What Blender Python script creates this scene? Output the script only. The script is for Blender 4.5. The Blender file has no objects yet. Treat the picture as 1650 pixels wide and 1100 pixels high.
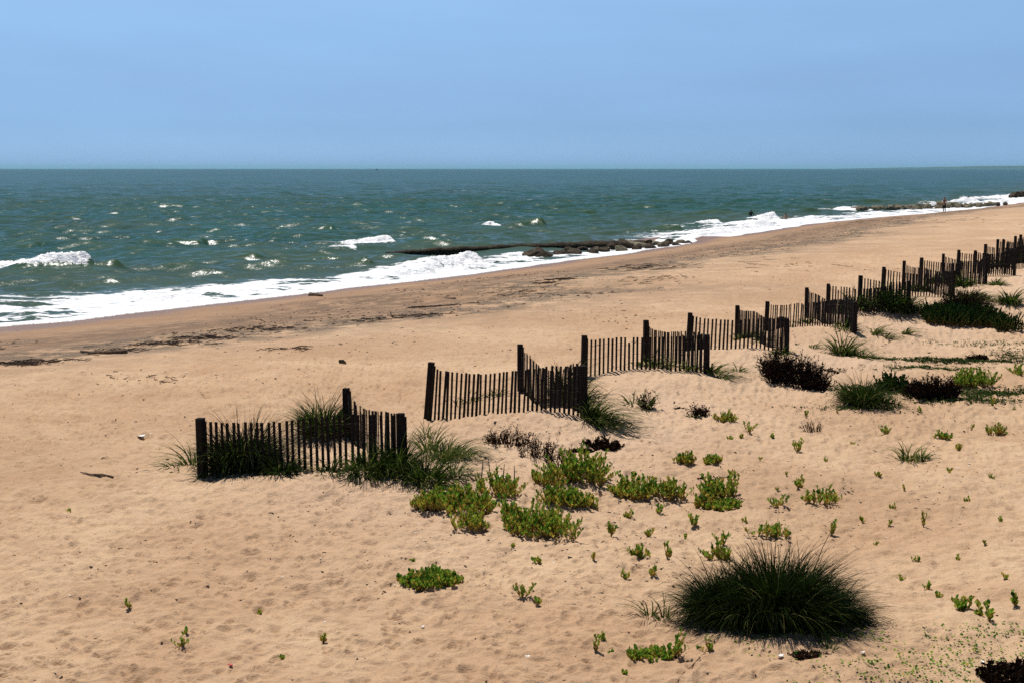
import bpy, bmesh, math, random
import numpy as np
from mathutils import Vector, Matrix
R = math.radians
random.seed(7); rng = np.random.default_rng(11)
C = bpy.context.scene.collection
sc = bpy.context.scene

# ---------------------------------------------------------------- camera, sky, sun, exposure
F_PX = 2000.0; CAM_H = 6.2; PITCH = math.atan(278 / F_PX)
cam = bpy.data.cameras.new('camera'); cam_o = bpy.data.objects.new('camera', cam); C.objects.link(cam_o)
cam.sensor_width = 36; cam.lens = F_PX / 1650 * 36; cam.clip_start = 0.1; cam.clip_end = 80000
cam_o.location = (0, 0, CAM_H); cam_o.rotation_euler = (math.pi / 2 - PITCH, 0, 0)
sc.camera = cam_o

SUN_EL, SUN_AZ = R(66), R(27)                      # azimuth measured from +Y towards -X
S = Vector((-math.sin(SUN_AZ) * math.cos(SUN_EL), math.cos(SUN_AZ) * math.cos(SUN_EL), math.sin(SUN_EL)))
w = bpy.data.worlds.new('World'); sc.world = w; w.use_nodes = True
wn = w.node_tree; wn.nodes.clear()
sky = wn.nodes.new('ShaderNodeTexSky'); sky.sky_type = 'NISHITA'; sky.sun_disc = False
sky.sun_elevation = SUN_EL; sky.sun_rotation = -SUN_AZ
sky.altitude = 0; sky.air_density = 1.0; sky.dust_density = 0.6; sky.ozone_density = 3.0
tint = wn.nodes.new('ShaderNodeMix'); tint.data_type = 'RGBA'; tint.blend_type = 'MULTIPLY'
tint.inputs[0].default_value = 1.0
# the air's own colour by height above the horizon: deep blue haze below, clearer above
tcn = wn.nodes.new('ShaderNodeTexCoord'); sxyz = wn.nodes.new('ShaderNodeSeparateXYZ'); ramp = wn.nodes.new('ShaderNodeValToRGB'); dbl = wn.nodes.new('ShaderNodeMix')
dbl.data_type = 'RGBA'; dbl.blend_type = 'MULTIPLY'; dbl.inputs[0].default_value = 1.0; dbl.inputs[7].default_value = (2, 2, 2, 1)
wn.links.new(tcn.outputs['Generated'], sxyz.inputs[0]); wn.links.new(sxyz.outputs[2], ramp.inputs[0]); wn.links.new(ramp.outputs[0], dbl.inputs[6]); wn.links.new(dbl.outputs[2], tint.inputs[7])
_st = [(0.0, (.58, 1.0, 2.05)), (.005, (.58, 1.0, 2.05)), (.0335, (.50, .80, 1.49)), (.068, (.61, .825, 1.29)), (.1035, (.755, .95, 1.29)), (.1335, (.90, 1.065, 1.32)), (.4, (.46, .52, .60)), (1.0, (.40, .45, .52))]
_el = ramp.color_ramp.elements; _el[0].position = 0; _el[1].position = 1
for _q, _c in _st[1:-1]: _el.new(_q)
for _e, (_q, _c) in zip(_el, _st): _e.position = _q; _e.color = tuple(k / 2 for k in _c) + (1,)
# the faintest high wisps
wz = wn.nodes.new('ShaderNodeTexNoise'); wm = wn.nodes.new('ShaderNodeMapping'); wm.inputs['Scale'].default_value = (5, 5, 26); wz.inputs['Scale'].default_value = 1.2; wz.inputs['Detail'].default_value = 5
wr = wn.nodes.new('ShaderNodeMapRange'); wr.inputs[1].default_value = .35; wr.inputs[2].default_value = .75; wr.inputs[3].default_value = .985; wr.inputs[4].default_value = 1.05
wx = wn.nodes.new('ShaderNodeMix'); wx.data_type = 'RGBA'; wx.blend_type = 'MULTIPLY'; wx.inputs[0].default_value = 1.0
wn.links.new(tcn.outputs['Generated'], wm.inputs[0]); wn.links.new(wm.outputs[0], wz.inputs['Vector']); wn.links.new(wz.outputs['Fac'], wr.inputs[0]); wn.links.new(wr.outputs[0], wx.inputs[7])
bg = wn.nodes.new('ShaderNodeBackground'); bg.inputs[1].default_value = 0.09
wo = wn.nodes.new('ShaderNodeOutputWorld')
wn.links.new(sky.outputs[0], tint.inputs[6]); wn.links.new(tint.outputs[2], wx.inputs[6]); wn.links.new(wx.outputs[2], bg.inputs[0]); wn.links.new(bg.outputs[0], wo.inputs[0])

sl = bpy.data.lights.new('sun', 'SUN'); sl.energy = 5.0; sl.angle = R(0.5); sl.color = (1.0, 0.955, 0.89)
so = bpy.data.objects.new('sun', sl); C.objects.link(so); so.rotation_euler = S.to_track_quat('Z', 'Y').to_euler()
so.location = (0, 0, 60)
sc.view_settings.view_transform = 'Standard'; sc.view_settings.look = 'None'
sc.view_settings.exposure = 0.0; sc.view_settings.gamma = 1.0
sc.cycles.max_bounces = 6; sc.cycles.diffuse_bounces = 3; sc.cycles.transmission_bounces = 4
sc.cycles.use_denoising = False; sc.cycles.sample_clamp_direct = 1.5; sc.cycles.sample_clamp_indirect = 4.0

# ---------------------------------------------------------------- noise and placing
def _h(ix, iy, seed):
    h = (ix.astype(np.int64) * 374761393 + iy.astype(np.int64) * 668265263 + seed * 974634777) & 0xffffffff
    h = ((h ^ (h >> 13)) * 1274126177) & 0xffffffff
    h = h ^ (h >> 16)
    return (h & 0xffff) / 65535.0
def vn(x, y, seed=0):
    fx = np.floor(x); fy = np.floor(y); u = x - fx; v = y - fy
    u = u * u * u * (u * (u * 6 - 15) + 10); v = v * v * v * (v * (v * 6 - 15) + 10)
    a = _h(fx, fy, seed); b = _h(fx + 1, fy, seed); c = _h(fx, fy + 1, seed); d = _h(fx + 1, fy + 1, seed)
    return (a * (1 - u) + b * u) * (1 - v) + (c * (1 - u) + d * u) * v
def fbm(x, y, o=4, seed=0, g=0.5):
    t = np.zeros_like(x, dtype=float); a = 1.0; s = 0
    for k in range(o):
        t += a * vn(x, y, seed + k * 17); s += a; a *= g
        x, y = x * 1.93 * 0.8 - y * 1.93 * 0.6 + 3.7, x * 1.93 * 0.6 + y * 1.93 * 0.8 - 1.3
    return t / s
def sstep(a, b, x):
    t = np.clip((x - a) / (b - a), 0, 1); return t * t * (3 - 2 * t)
cp, sp = math.cos(PITCH), math.sin(PITCH)
def ray(px, py):
    u = (px - 825) / F_PX; v = (550 - py) / F_PX
    return u, cp + v * sp, -sp + v * cp
def plane(px, py, z=1.8):
    a, b, c = ray(px, py); t = (CAM_H - z) / -c
    return a * t, b * t

# shoreline: where the swash ends
_sh = [plane(px, py, 0.1) for px, py in [(0, 524), (100, 517), (200, 504), (300, 493), (400, 482), (500, 470), (600, 458), (760, 440),
       (900, 420), (1000, 408), (1110, 390), (1200, 376), (1300, 361), (1400, 351), (1521, 342), (1650, 326)]]
_sh = [(-150, -120), (-62, -5), (-42, 20)] + _sh + [(150, 330), (330, 700), (1600, 2500), (7500, 9000), (42000, 36000)]
SX = np.array([p[0] for p in _sh]); SY = np.array([p[1] for p in _sh])
SSL = np.gradient(SX, SY)
def shore(x, y):
    """distance inland from the water's edge, negative at sea"""
    return (x - np.interp(y, SY, SX)) / np.sqrt(1 + np.interp(y, SY, SSL) ** 2)

# post bases in the picture's own layout: (first post, far post, near corner post) of each zigzag
FENCES = [((326, 768, 672), (559, 702, 625), (648, 757, 664)),
          ((688, 677, 585), (838, 631, 557), (940, 671, 588)),
          ((940, 609, 543), (1040, 583, 518), (1138, 600, 538)),
          ((1108, 566, 505), (1187, 543, 494), (1267, 568, 511)),
          ((1234, 533, 486), (1299, 512, 465), (1376, 536, 487)),
          ((1333, 503, 458), (1385, 488, 444), (1463, 502, 452)),
          ((1421, 481, 430), (1455, 466, 422), (1535, 478, 436)),
          ((1482, 464, 416), (1518, 452, 410), (1588, 459, 415)),
          ((1542, 449, 404), (1570, 440, 404), (1634, 444, 402)),
          ((1586, 437, 395), (1606, 428, 386), (1668, 431, 388)),
          ((1615, 426, 385), (1634, 419, 381), (1692, 421, 382)),
          ((1643, 418, 379), (1664, 411, 374), (1722, 413, 376))]
RID = np.array([plane(f[2][0], f[2][1], 1.85) for f in FENCES])
MOUNDS = [(830, 692, 1.9, 0.9, .24), (480, 785, 1.8, 0.9, .12), (1060, 618, 2.2, 1.1, .22), (1190, 585, 2.0, 1.2, .18),
          (985, 700, 1.2, 0.9, .14), (1330, 548, 2.4, 1.6, .2), (1545, 497, 2.0, 1.2, .2), (1250, 1040, 1.3, .8, .12),
          (880, 770, 1.6, 1.1, .10), (520, 700, 1.2, .9, .16), (895, 640, 1.3, .8, .16), (1440, 498, 2.2, 1.5, .25)]
MOUNDS = [plane(a, b) + (c, d, e) for a, b, c, d, e in MOUNDS]
SPIT = plane(1085, 386.5, .1)
HOL = plane(1590, 512, 1.7)
def pocks(x, y, cell, rad, seed, keep):
    gx = np.floor(x / cell); gy = np.floor(y / cell); t = np.zeros_like(x)
    for i in (-1, 0, 1):
        for j in (-1, 0, 1):
            cx, cy = gx + i, gy + j
            px = (cx + _h(cx, cy, seed)) * cell; py = (cy + _h(cx, cy, seed + 1)) * cell
            k = _h(cx, cy, seed + 2); rr = rad * (0.7 + 0.6 * _h(cx, cy, seed + 3)); an = _h(cx, cy, seed + 4) * 3.14
            dx, dy = x - px, y - py
            a = (dx * np.cos(an) + dy * np.sin(an)) / (rr * 1.5); b = (-dx * np.sin(an) + dy * np.cos(an)) / rr
            r2 = a * a + b * b
            t += np.where(k < keep, -np.exp(-r2 * 1.6) + 0.55 * np.exp(-(np.sqrt(r2) - 1.25) ** 2 * 7), 0)
    return t
def H(x, y, fine=True):
    x = np.asarray(x, float); y = np.asarray(y, float)
    s = shore(x, y) + (fbm(x * .15, y * .15, 2, 40) - .5) * 2.2 * sstep(2, 9, shore(x, y))
    z = np.interp(s, [-900, -60, -20, -6, 0, 4, 8, 13, 18, 30, 70, 400], [-14, -2.6, -.95, -.25, .06, .36, .78, 1.3, 1.6, 1.74, 1.84, 2.6])
    dry = sstep(15, 24, s)
    d = np.full_like(x, 1e9)
    for (ax, ay), (bx, by) in zip(RID[:-1], RID[1:]):
        vx, vy = bx - ax, by - ay; t = np.clip(((x - ax) * vx + (y - ay) * vy) / (vx * vx + vy * vy), 0, 1)
        d = np.minimum(d, (x - ax - t * vx) ** 2 + (y - ay - t * vy) ** 2)
    z = z + .16 * np.exp(-d / 5.0)
    for mx, my, rx, ry, h in MOUNDS:
        z = z + h * np.exp(-((x - mx) / rx) ** 2 - ((y - my) / ry) ** 2)
    q = ((x - HOL[0]) / 4.2) ** 2 + ((y - HOL[1] - (x - HOL[0]) * .12) / 2.6) ** 2
    z = z - .55 * np.exp(-q * q)
    z = z + .48 * np.exp(-((x - SPIT[0]) / 4.5) ** 2 - ((y - SPIT[1]) / 3.0) ** 2)
    z = z + dry * ((fbm(x * .33, y * .33, 3, 5) - .5) * .30 + (fbm(x * .9, y * .9, 2, 9) - .5) * .10)
    z = z + (1 - dry) * sstep(1, 6, s) * (fbm(x * .22, y * .22, 2, 15) - .5) * .12
    if fine:
        near = 1 - sstep(55, 95, np.hypot(x, y))
        tr = dry * near * (.6 + .4 * sstep(.35, .6, fbm(x * .18 + 3, y * .18, 2, 71))) * (1 - .55 * sstep(1.0, 5.0, x) * (1 - sstep(17, 24, y)))
        z = z + tr * (.050 * pocks(x, y, .36, .070, 100, .66) + .034 * pocks(x, y, .19, .045, 200, .6))
        z = z + (dry * .8 + .15) * near * ((fbm(x * 2.3, y * 3.0, 3, 31) - .5) * .06 + (fbm(x * 5.2, y * 6.2, 2, 34) - .5) * .062 + (fbm(x * 9, y * 11, 2, 37) - .5) * .034)
    return z
_T = np.concatenate([np.linspace(7.5, 60, 900), np.linspace(60, 330, 1200)[1:]])
def ground(px, py):
    """world point under a sight line, on the sand"""
    a, b, c = ray(px, py)
    z = CAM_H + c * _T; g = H(a * _T, b * _T, False); k = np.argmax(z < g)
    if z[k] >= g[k]: k = len(_T) - 1
    k = max(k, 1)
    lo = z[k - 1] - g[k - 1]; hi = g[k] - z[k]; t = _T[k - 1] + (_T[k] - _T[k - 1]) * lo / max(lo + hi, 1e-9)
    x, y = a * t, b * t
    return Vector((x, y, float(H(np.array([x]), np.array([y]))[0])))
def mpp(p): return (p.y * cp - (p.z - CAM_H) * sp) / F_PX      # metres spanned by one photo pixel at p

# ---------------------------------------------------------------- scene helpers
def tag(o, label=None, cat=None, group=None, kind=None):
    if label: o['label'] = label
    if cat: o['category'] = cat
    if group: o['group'] = group
    if kind: o['kind'] = kind
    return o
def empty(name, loc, label=None, cat=None, group=None, rz=0):
    o = bpy.data.objects.new(name, None); C.objects.link(o); o.location = loc; o.rotation_euler = (0, 0, rz)
    o.empty_display_size = .1
    return tag(o, label, cat, group)
def link(name, me, parent=None, loc=None):
    o = bpy.data.objects.new(name, me); C.objects.link(o)
    if parent: o.parent = parent
    if loc is not None: o.location = loc
    return o
def npmesh(name, V, Q=None, T=None, mat=None, attrs=None, smooth=True):
    V = np.asarray(V, np.float32).reshape(-1, 3); idx = []; tot = []
    if Q is not None and len(Q): Q = np.asarray(Q, np.int32).reshape(-1, 4); idx.append(Q.ravel()); tot.append(np.full(len(Q), 4, np.int32))
    if T is not None and len(T): T = np.asarray(T, np.int32).reshape(-1, 3); idx.append(T.ravel()); tot.append(np.full(len(T), 3, np.int32))
    idx = np.concatenate(idx); tot = np.concatenate(tot)
    me = bpy.data.meshes.new(name)
    me.vertices.add(len(V)); me.vertices.foreach_set('co', V.ravel())
    me.loops.add(len(idx)); me.loops.foreach_set('vertex_index', idx)
    me.polygons.add(len(tot)); st = np.zeros(len(tot), np.int32); st[1:] = np.cumsum(tot)[:-1]
    me.polygons.foreach_set('loop_start', st); me.polygons.foreach_set('loop_total', tot)
    me.polygons.foreach_set('use_smooth', np.full(len(tot), smooth))
    for k, a in (attrs or {}).items():
        at = me.attributes.new(k, 'FLOAT', 'POINT'); at.data.foreach_set('value', np.asarray(a, np.float32))
    me.update(calc_edges=True); me.validate()
    if mat: me.materials.append(mat)
    return me
class MB:
    """collects boxes and tubes, links them as one mesh"""
    def __init__(s): s.v = []; s.f = []
    def box(s, p, q, w, t, side):
        """bar from p to q, width w along side, thickness t"""
        p, q, side = Vector(p), Vector(q), Vector(side).normalized(); ax = (q - p).normalized()
        n = ax.cross(side).normalized(); side = n.cross(ax); b = len(s.v)
        for e in (p, q):
            for i, j in ((-1, -1), (1, -1), (1, 1), (-1, 1)): s.v.append(tuple(e + side * (i * w / 2) + n * (j * t / 2)))
        s.f += [(b, b + 3, b + 2, b + 1), (b + 4, b + 5, b + 6, b + 7)] + [(b + k, b + (k + 1) % 4, b + 4 + (k + 1) % 4, b + 4 + k) for k in range(4)]
    def tube(s, pts, rad, n=6):
        b = len(s.v); pts = [Vector(p) for p in pts]; m = len(pts)
        if not hasattr(rad, '__len__'): rad = [rad] * m
        for i, p in enumerate(pts):
            d = (pts[min(i + 1, m - 1)] - pts[max(i - 1, 0)]).normalized()
            a = d.cross(Vector((.31, .95, .1))).normalized(); c = d.cross(a)
            for k in range(n):
                th = 2 * math.pi * k / n; s.v.append(tuple(p + (a * math.cos(th) + c * math.sin(th)) * rad[i]))
        for i in range(m - 1):
            for k in range(n): s.f.append((b + i * n + k, b + i * n + (k + 1) % n, b + (i + 1) * n + (k + 1) % n, b + (i + 1) * n + k))
        s.f.append(tuple(b + k for k in range(n))[::-1]); s.f.append(tuple(b + (m - 1) * n + k for k in range(n)))
    def build(s, name, mat, parent=None, smooth=False, loc=None):
        me = bpy.data.meshes.new(name); me.from_pydata(s.v, [], s.f); me.update()
        for p in me.polygons: p.use_smooth = smooth
        me.materials.append(mat); return link(name, me, parent, loc)

# ---------------------------------------------------------------- materials
class NT:
    def __init__(s, name):
        s.m = bpy.data.materials.new(name); s.m.use_nodes = True; s.t = s.m.node_tree; s.t.nodes.clear()
        s.out = s.n('OutputMaterial')
    def n(s, typ, **k):
        x = s.t.nodes.new('ShaderNode' + typ)
        for a, b in k.items(): setattr(x, a, b)
        return x
    def set(s, sock, v):
        if hasattr(v, 'is_output') or isinstance(v, bpy.types.NodeSocket): s.t.links.new(v, sock)
        else: sock.default_value = v if not (isinstance(v, tuple) and len(v) == 3 and sock.type == 'RGBA') else v + (1,)
    def noise(s, vec, scale, detail=3, rough=.55, dist=0.0):
        x = s.n('TexNoise'); s.t.links.new(vec, x.inputs['Vector'])
        x.inputs['Scale'].default_value = scale; x.inputs['Detail'].default_value = detail
        x.inputs['Roughness'].default_value = rough; x.inputs['Distortion'].default_value = dist
        return x.outputs['Fac']
    def math(s, op, a, b=0.0, c=None):
        x = s.n('Math', operation=op); s.set(x.inputs[0], a); s.set(x.inputs[1], b)
        if c is not None: s.set(x.inputs[2], c)
        return x.outputs[0]
    def mr(s, v, a, b, c=0.0, d=1.0):
        x = s.n('MapRange', interpolation_type='SMOOTHSTEP'); s.set(x.inputs[0], v)
        for i, q in enumerate((a, b, c, d)): s.set(x.inputs[i + 1], q)
        return x.outputs[0]
    def mix(s, f, a, b, mode='MIX'):
        x = s.n('Mix', data_type='RGBA', blend_type=mode); s.set(x.inputs[0], f); s.set(x.inputs[6], a); s.set(x.inputs[7], b)
        return x.outputs[2]
    def attr(s, name):
        return s.n('Attribute', attribute_name=name).outputs['Fac']
    def coords(s, scale=(1, 1, 1), rot=(0, 0, 0)):
        g = s.n('NewGeometry'); x = s.n('Mapping'); s.t.links.new(g.outputs['Position'], x.inputs[0])
        x.inputs['Scale'].default_value = scale; x.inputs['Rotation'].default_value = rot
        return x.outputs[0]
    def bump(s, h, dist, strength=1.0, normal=None):
        x = s.n('Bump'); x.inputs['Strength'].default_value = strength; x.inputs['Distance'].default_value = dist; s.set(x.inputs['Height'], h)
        if normal is not None: s.set(x.inputs['Normal'], normal)
        return x.outputs[0]
    def pbr(s, col, rough=.8, normal=None, spec=.3, ior=None):
        x = s.n('BsdfPrincipled'); s.set(x.inputs['Base Color'], col); s.set(x.inputs['Roughness'], rough)
        s.set(x.inputs['Specular IOR Level'], spec)
        if ior: x.inputs['IOR'].default_value = ior
        if normal is not None: s.set(x.inputs['Normal'], normal)
        return x.outputs[0]
    def done(s, sh): s.t.links.new(sh, s.out.inputs[0]); return s.m

def m_sand():
    t = NT('beach_sand'); p = t.coords()
    wet, peb, pale = t.attr('wet'), t.attr('pebble'), t.attr('pale')
    n1 = t.noise(p, .35, 4); n2 = t.noise(p, 3.2, 4, .6); n3 = t.noise(p, 34, 3, .7); n4 = t.noise(p, 140, 2, .7)
    col = t.mix(t.mr(n1, .35, .68), (.485, .308, .178), (.580, .396, .240))
    col = t.mix(t.math('MULTIPLY', t.mr(n2, .42, .70), .45), col, (.355, .212, .118))
    col = t.mix(t.math('MULTIPLY', t.mr(t.noise(t.coords((.6, 1, 1)), .16, 3, .6), .40, .64), .40), col, (.380, .232, .130))
    col = t.mix(t.math('MULTIPLY', pale, .85), col, (.600, .425, .285))
    col = t.mix(t.math('MULTIPLY', t.mr(n3, .54, .70), .50), col, (.27, .165, .095))
    col = t.mix(t.math('MULTIPLY', t.mr(n4, .58, .74), .30), col, (.70, .52, .36))
    col = t.mix(t.math('MULTIPLY', t.mr(n4, .42, .28), .30), col, (.19, .115, .07))
    # shelly, pebbly bands left by the tide
    vo = t.n('TexVoronoi'); t.t.links.new(p, vo.inputs['Vector']); vo.inputs['Scale'].default_value = 9
    pk = t.math('MULTIPLY', peb, t.mr(t.math('ADD', t.noise(p, 1.1, 4, .65), t.math('MULTIPLY', t.noise(p, 6, 3), .35)), .52, .74))
    pc = t.mix(t.mr(t.noise(p, 26, 2, .8), .40, .62), (.085, .058, .036), (.30, .215, .138))
    col = t.mix(pk, col, pc)
    col = t.mix(wet, col, t.mix(.5, t.mix(1.0, col, (.55, .46, .42), 'MULTIPLY'), (.175, .098, .052)))
    h = t.math('ADD', t.math('MULTIPLY', n3, .5), t.math('MULTIPLY', t.noise(p, 9, 3), 1.2))
    h = t.math('ADD', h, t.math('MULTIPLY', n4, .25)); h = t.math('ADD', h, t.math('MULTIPLY', pk, t.noise(p, 18, 2)))
    return t.done(t.pbr(col, t.mr(wet, .6, 1.0, .92, .38), t.bump(h, .035, .8), .25))

def m_water():
    t = NT('sea_water'); fo, sh, cr, fk = t.attr('foam'), t.attr('shallow'), t.attr('crest'), t.attr('streak')
    p = t.coords((.72, 1, 1)); pf = t.coords((.35, 1.0, 1))
    a = t.noise(p, .55, 5, .62, .4); b = t.noise(p, 2.6, 5, .65, .6); c = t.noise(p, 9, 3, .6)
    h = t.math('ADD', t.math('MULTIPLY', a, 1.0), t.math('ADD', t.math('MULTIPLY', b, .52), t.math('MULTIPLY', c, .10)))
    # slopes of the wind chop, added to the wave mesh's own normal
    def slope(vec, sc, det, k):
        x = t.n('TexNoise'); t.t.links.new(vec, x.inputs['Vector']); x.inputs['Scale'].default_value = sc; x.inputs['Detail'].default_value = det; x.inputs['Roughness'].default_value = .6
        s1 = t.n('VectorMath', operation='SUBTRACT'); t.t.links.new(x.outputs['Color'], s1.inputs[0]); s1.inputs[1].default_value = (.5, .5, .5)
        s2 = t.n('VectorMath', operation='MULTIPLY'); t.t.links.new(s1.outputs[0], s2.inputs[0]); s2.inputs[1].default_value = (k * .75, k, 0); return s2.outputs[0]
    def vadd(u, v):
        x = t.n('VectorMath', operation='ADD'); t.t.links.new(u, x.inputs[0]); t.t.links.new(v, x.inputs[1]); return x.outputs[0]
    chop = vadd(slope(p, .9, 2, .34), vadd(slope(p, 2.8, 3, .56), slope(p, 11.0, 3, .72)))
    sc_ = t.n('VectorMath', operation='SCALE'); t.t.links.new(chop, sc_.inputs[0])
    t.set(sc_.inputs['Scale'], t.mr(t.noise(t.coords((.5, 1, 1)), .09, 4, .65), .36, .64, .70, 1.02))
    gn = t.n('NewGeometry'); nz = t.n('VectorMath', operation='NORMALIZE'); bias = t.n('CombineXYZ'); bias.inputs[1].default_value = -.095   # wind waves lean: their steep faces look at the beach
    t.t.links.new(vadd(gn.outputs['Normal'], vadd(sc_.outputs[0], bias.outputs[0])), nz.inputs[0]); nrm = nz.outputs[0]
    col = t.mix(t.mr(t.noise(pf, .09, 3), .35, .65), (.018, .080, .064), (.030, .074, .052))
    col = t.mix(t.math('MULTIPLY', t.mr(t.noise(t.coords((.22, .9, 1)), .55, 4, .7), .46, .62), .55), col, (.006, .040, .034))
    col = t.mix(sh, col, (.058, .088, .058)); col = t.mix(t.math('MULTIPLY', cr, .8), col, (.040, .078, .016))
    rough = t.mr(t.noise(pf, .05, 2), .3, .7, .22, .30)
    wsh = t.pbr(col, rough, nrm, .18, 1.333)
    q = t.coords((.42, 1.0, 1.0), (0, 0, .25)); lace = t.noise(q, 1.6, 5, .62, .8); lace2 = t.noise(q, 7, 4, .6, .5)
    la = t.math('ADD', t.math('MULTIPLY', lace, .65), t.math('MULTIPLY', lace2, .35))
    m = t.mr(t.math('ADD', t.math('MULTIPLY', fo, 1.0), t.math('MULTIPLY', t.math('SUBTRACT', la, .5), 2.1)), .44, .64)
    caps = t.math('MULTIPLY', t.mr(t.noise(t.coords((.16, .75, 1)), 1.0, 4, .7, .5), .645, .72), t.attr('open'))
    m = t.math('MAXIMUM', m, t.math('MULTIPLY', caps, .45))
    fcol = t.mix(t.mr(la, .34, .52), (.68, .72, .74), (.88, .88, .88))
    fb = t.bump(t.math('ADD', lace, lace2), .22, .7)
    fs = t.pbr(fcol, .7, fb, .3)
    ms = t.n('MixShader'); t.set(ms.inputs[0], m); t.t.links.new(wsh, ms.inputs[1]); t.t.links.new(fs, ms.inputs[2])
    return t.done(ms.outputs[0])

def m_leaf(name, stops, trans=.35, rough=.5):
    t = NT(name); r = t.n('ValToRGB'); t.set(r.inputs[0], t.attr('tone'))
    el = r.color_ramp.elements
    el[0].position = stops[0][0]; el[0].color = stops[0][1] + (1,); el[1].position = stops[-1][0]; el[1].color = stops[-1][1] + (1,)
    for q, c in stops[1:-1]: e = el.new(q); e.color = c + (1,)
    col = r.outputs[0]
    a = t.pbr(col, rough, None, .03); b = t.n('BsdfTranslucent'); t.set(b.inputs[0], col)
    ms = t.n('MixShader'); ms.inputs[0].default_value = trans
    t.t.links.new(a, ms.inputs[1]); t.t.links.new(b.outputs[0], ms.inputs[2])
    return t.done(ms.outputs[0])
def m_noise(name, c0, c1, scale, rough=.85, bump=.01, spec=.2, stretch=(1, 1, 1), bs=None):
    t = NT(name); tc = t.n('TexCoord'); mp = t.n('Mapping'); t.t.links.new(tc.outputs['Object'], mp.inputs[0]); mp.inputs['Scale'].default_value = stretch
    n = t.noise(mp.outputs[0], scale, 5, .65)
    return t.done(t.pbr(t.mix(t.mr(n, .3, .7), c0, c1), rough, t.bump(t.noise(mp.outputs[0], bs or scale * 2, 4, .6), bump, .9), spec))
M = dict(sand=m_sand(), water=m_water(),
    wood=m_noise('weathered_dark_wood', (.008, .006, .0055), (.026, .020, .017), 14, .9, .004, .12, (6, 6, .6)),
    wire=m_noise('rusty_wire', (.05, .035, .03), (.10, .07, .05), 30, .7, .001),
    grass=m_leaf('beach_grass', [(0, (.006, .011, .0015)), (.45, (.024, .046, .005)), (.75, (.085, .125, .018)), (1, (.26, .23, .085))], .42),
    leaf=m_leaf('fleshy_green_leaf', [(0, (.008, .032, .005)), (.34, (.048, .165, .014)), (.58, (.26, .41, .046)), (.82, (.43, .37, .05)), (1, (.47, .34, .07))], .40, .5),
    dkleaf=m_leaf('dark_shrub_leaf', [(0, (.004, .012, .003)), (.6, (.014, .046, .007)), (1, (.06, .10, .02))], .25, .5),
    mat=m_leaf('creeping_plant', [(0, (.012, .024, .006)), (.5, (.05, .085, .014)), (1, (.16, .17, .04))], .2, .6),
    stem=m_noise('shrub_stem', (.10, .06, .025), (.30, .20, .07), 20, .85, .002),
    dead=m_leaf('dead_brown_twig', [(0, (.008, .004, .003)), (.6, (.050, .026, .015)), (1, (.17, .10, .055))], .1, .8),
    rock=m_noise('wet_dark_rock', (.007, .0055, .004), (.085, .060, .034), 2.2, .8, .05, .12),
    weed=m_noise('algae_covered_timber', (.006, .0045, .0028), (.050, .034, .013), 3, .75, .06, .15),
    shellrock=m_noise('barnacled_rock', (.05, .044, .026), (.26, .215, .13), 3.2, .8, .06, .3),
    shell=m_noise('bleached_shell', (.62, .58, .52), (.82, .80, .76), 30, .6, .002),
    chip=m_leaf('dark_beach_litter', [(0, (.015, .011, .009)), (.5, (.06, .042, .028)), (.8, (.16, .11, .07)), (1, (.36, .30, .23))], .0, .9),
    drift=m_noise('driftwood', (.075, .050, .032), (.21, .145, .095), 12, .9, .004, .15, (1, 1, 1)),
    skin=m_noise('tanned_skin', (.22, .10, .06), (.30, .145, .085), 8, .5, .001, .3),
    hair=m_noise('dark_hair', (.010, .008, .007), (.022, .017, .014), 40, .6, .004),
    short=m_noise('dark_swim_shorts', (.010, .012, .016), (.022, .025, .03), 20, .8, .004),
    wets=m_noise('black_rash_vest', (.008, .009, .011), (.018, .02, .024), 20, .7, .003),
    board=m_noise('tan_board', (.34, .25, .13), (.42, .32, .17), 6, .4, .001, .4),
    eye=m_noise('eye_white_and_iris', (.05, .04, .03), (.2, .18, .16), 60, .3, .0005),
    hull=m_noise('dark_painted_hull', (.012, .016, .022), (.03, .036, .045), 1, .5, .005),
    cabin=m_noise('grey_painted_cabin', (.10, .11, .12), (.16, .17, .18), 1, .5, .005),
    paper=m_noise('white_paper', (.74, .73, .71), (.82, .81, .80), 12, .8, .004),
    red=m_noise('faded_red_plastic', (.45, .06, .05), (.55, .10, .08), 20, .5, .002),
    land=m_noise('far_wooded_land', (.016, .028, .016), (.05, .06, .03), .01, .95, 1.0))
# ---------------------------------------------------------------- sand: one sheet out to the horizon
def polar(angs, rs):
    A, Rr = np.meshgrid(angs, rs); X = (np.sin(A) * Rr).ravel(); Y = (np.cos(A) * Rr).ravel()
    n, m = len(rs), len(angs); i = np.arange(n - 1)[:, None] * m + np.arange(m - 1)[None, :]
    return X, Y, np.stack([i, i + 1, i + m + 1, i + m], -1).reshape(-1, 4)
def spaced(a, b, f):
    r = [a]
    while r[-1] < b: r.append(r[-1] + f(r[-1]))
    return np.array(r)
side = np.radians(np.geomspace(26, 180, 34))[1:]
angs = np.concatenate([-side[::-1], np.radians(np.linspace(-26, 26, 1000)), side])
rs = np.concatenate([[.02, 1, 2, 3, 4, 5, 6, 7, 8], spaced(8.8, 62, lambda r: max(.012, r * r / 8800 * 1.5)),
                     spaced(62.8, 330, lambda r: r * r / 9000 * .8)[:-1], np.geomspace(335, 12000, 26)])
X, Y, Q = polar(angs, rs)
Z = H(X, Y)
s_ = shore(X, Y); sj = s_ + (fbm(X * .12, Y * .12, 3, 60) - .5) * 5
wet = np.clip(1 - sstep(1.2, 3.8, s_ + (fbm(X * .3, Y * .3, 2, 62) - .5) * 2.0) * .42 - sstep(9.5, 16.5, sj) * .58, 0, 1)
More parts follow.
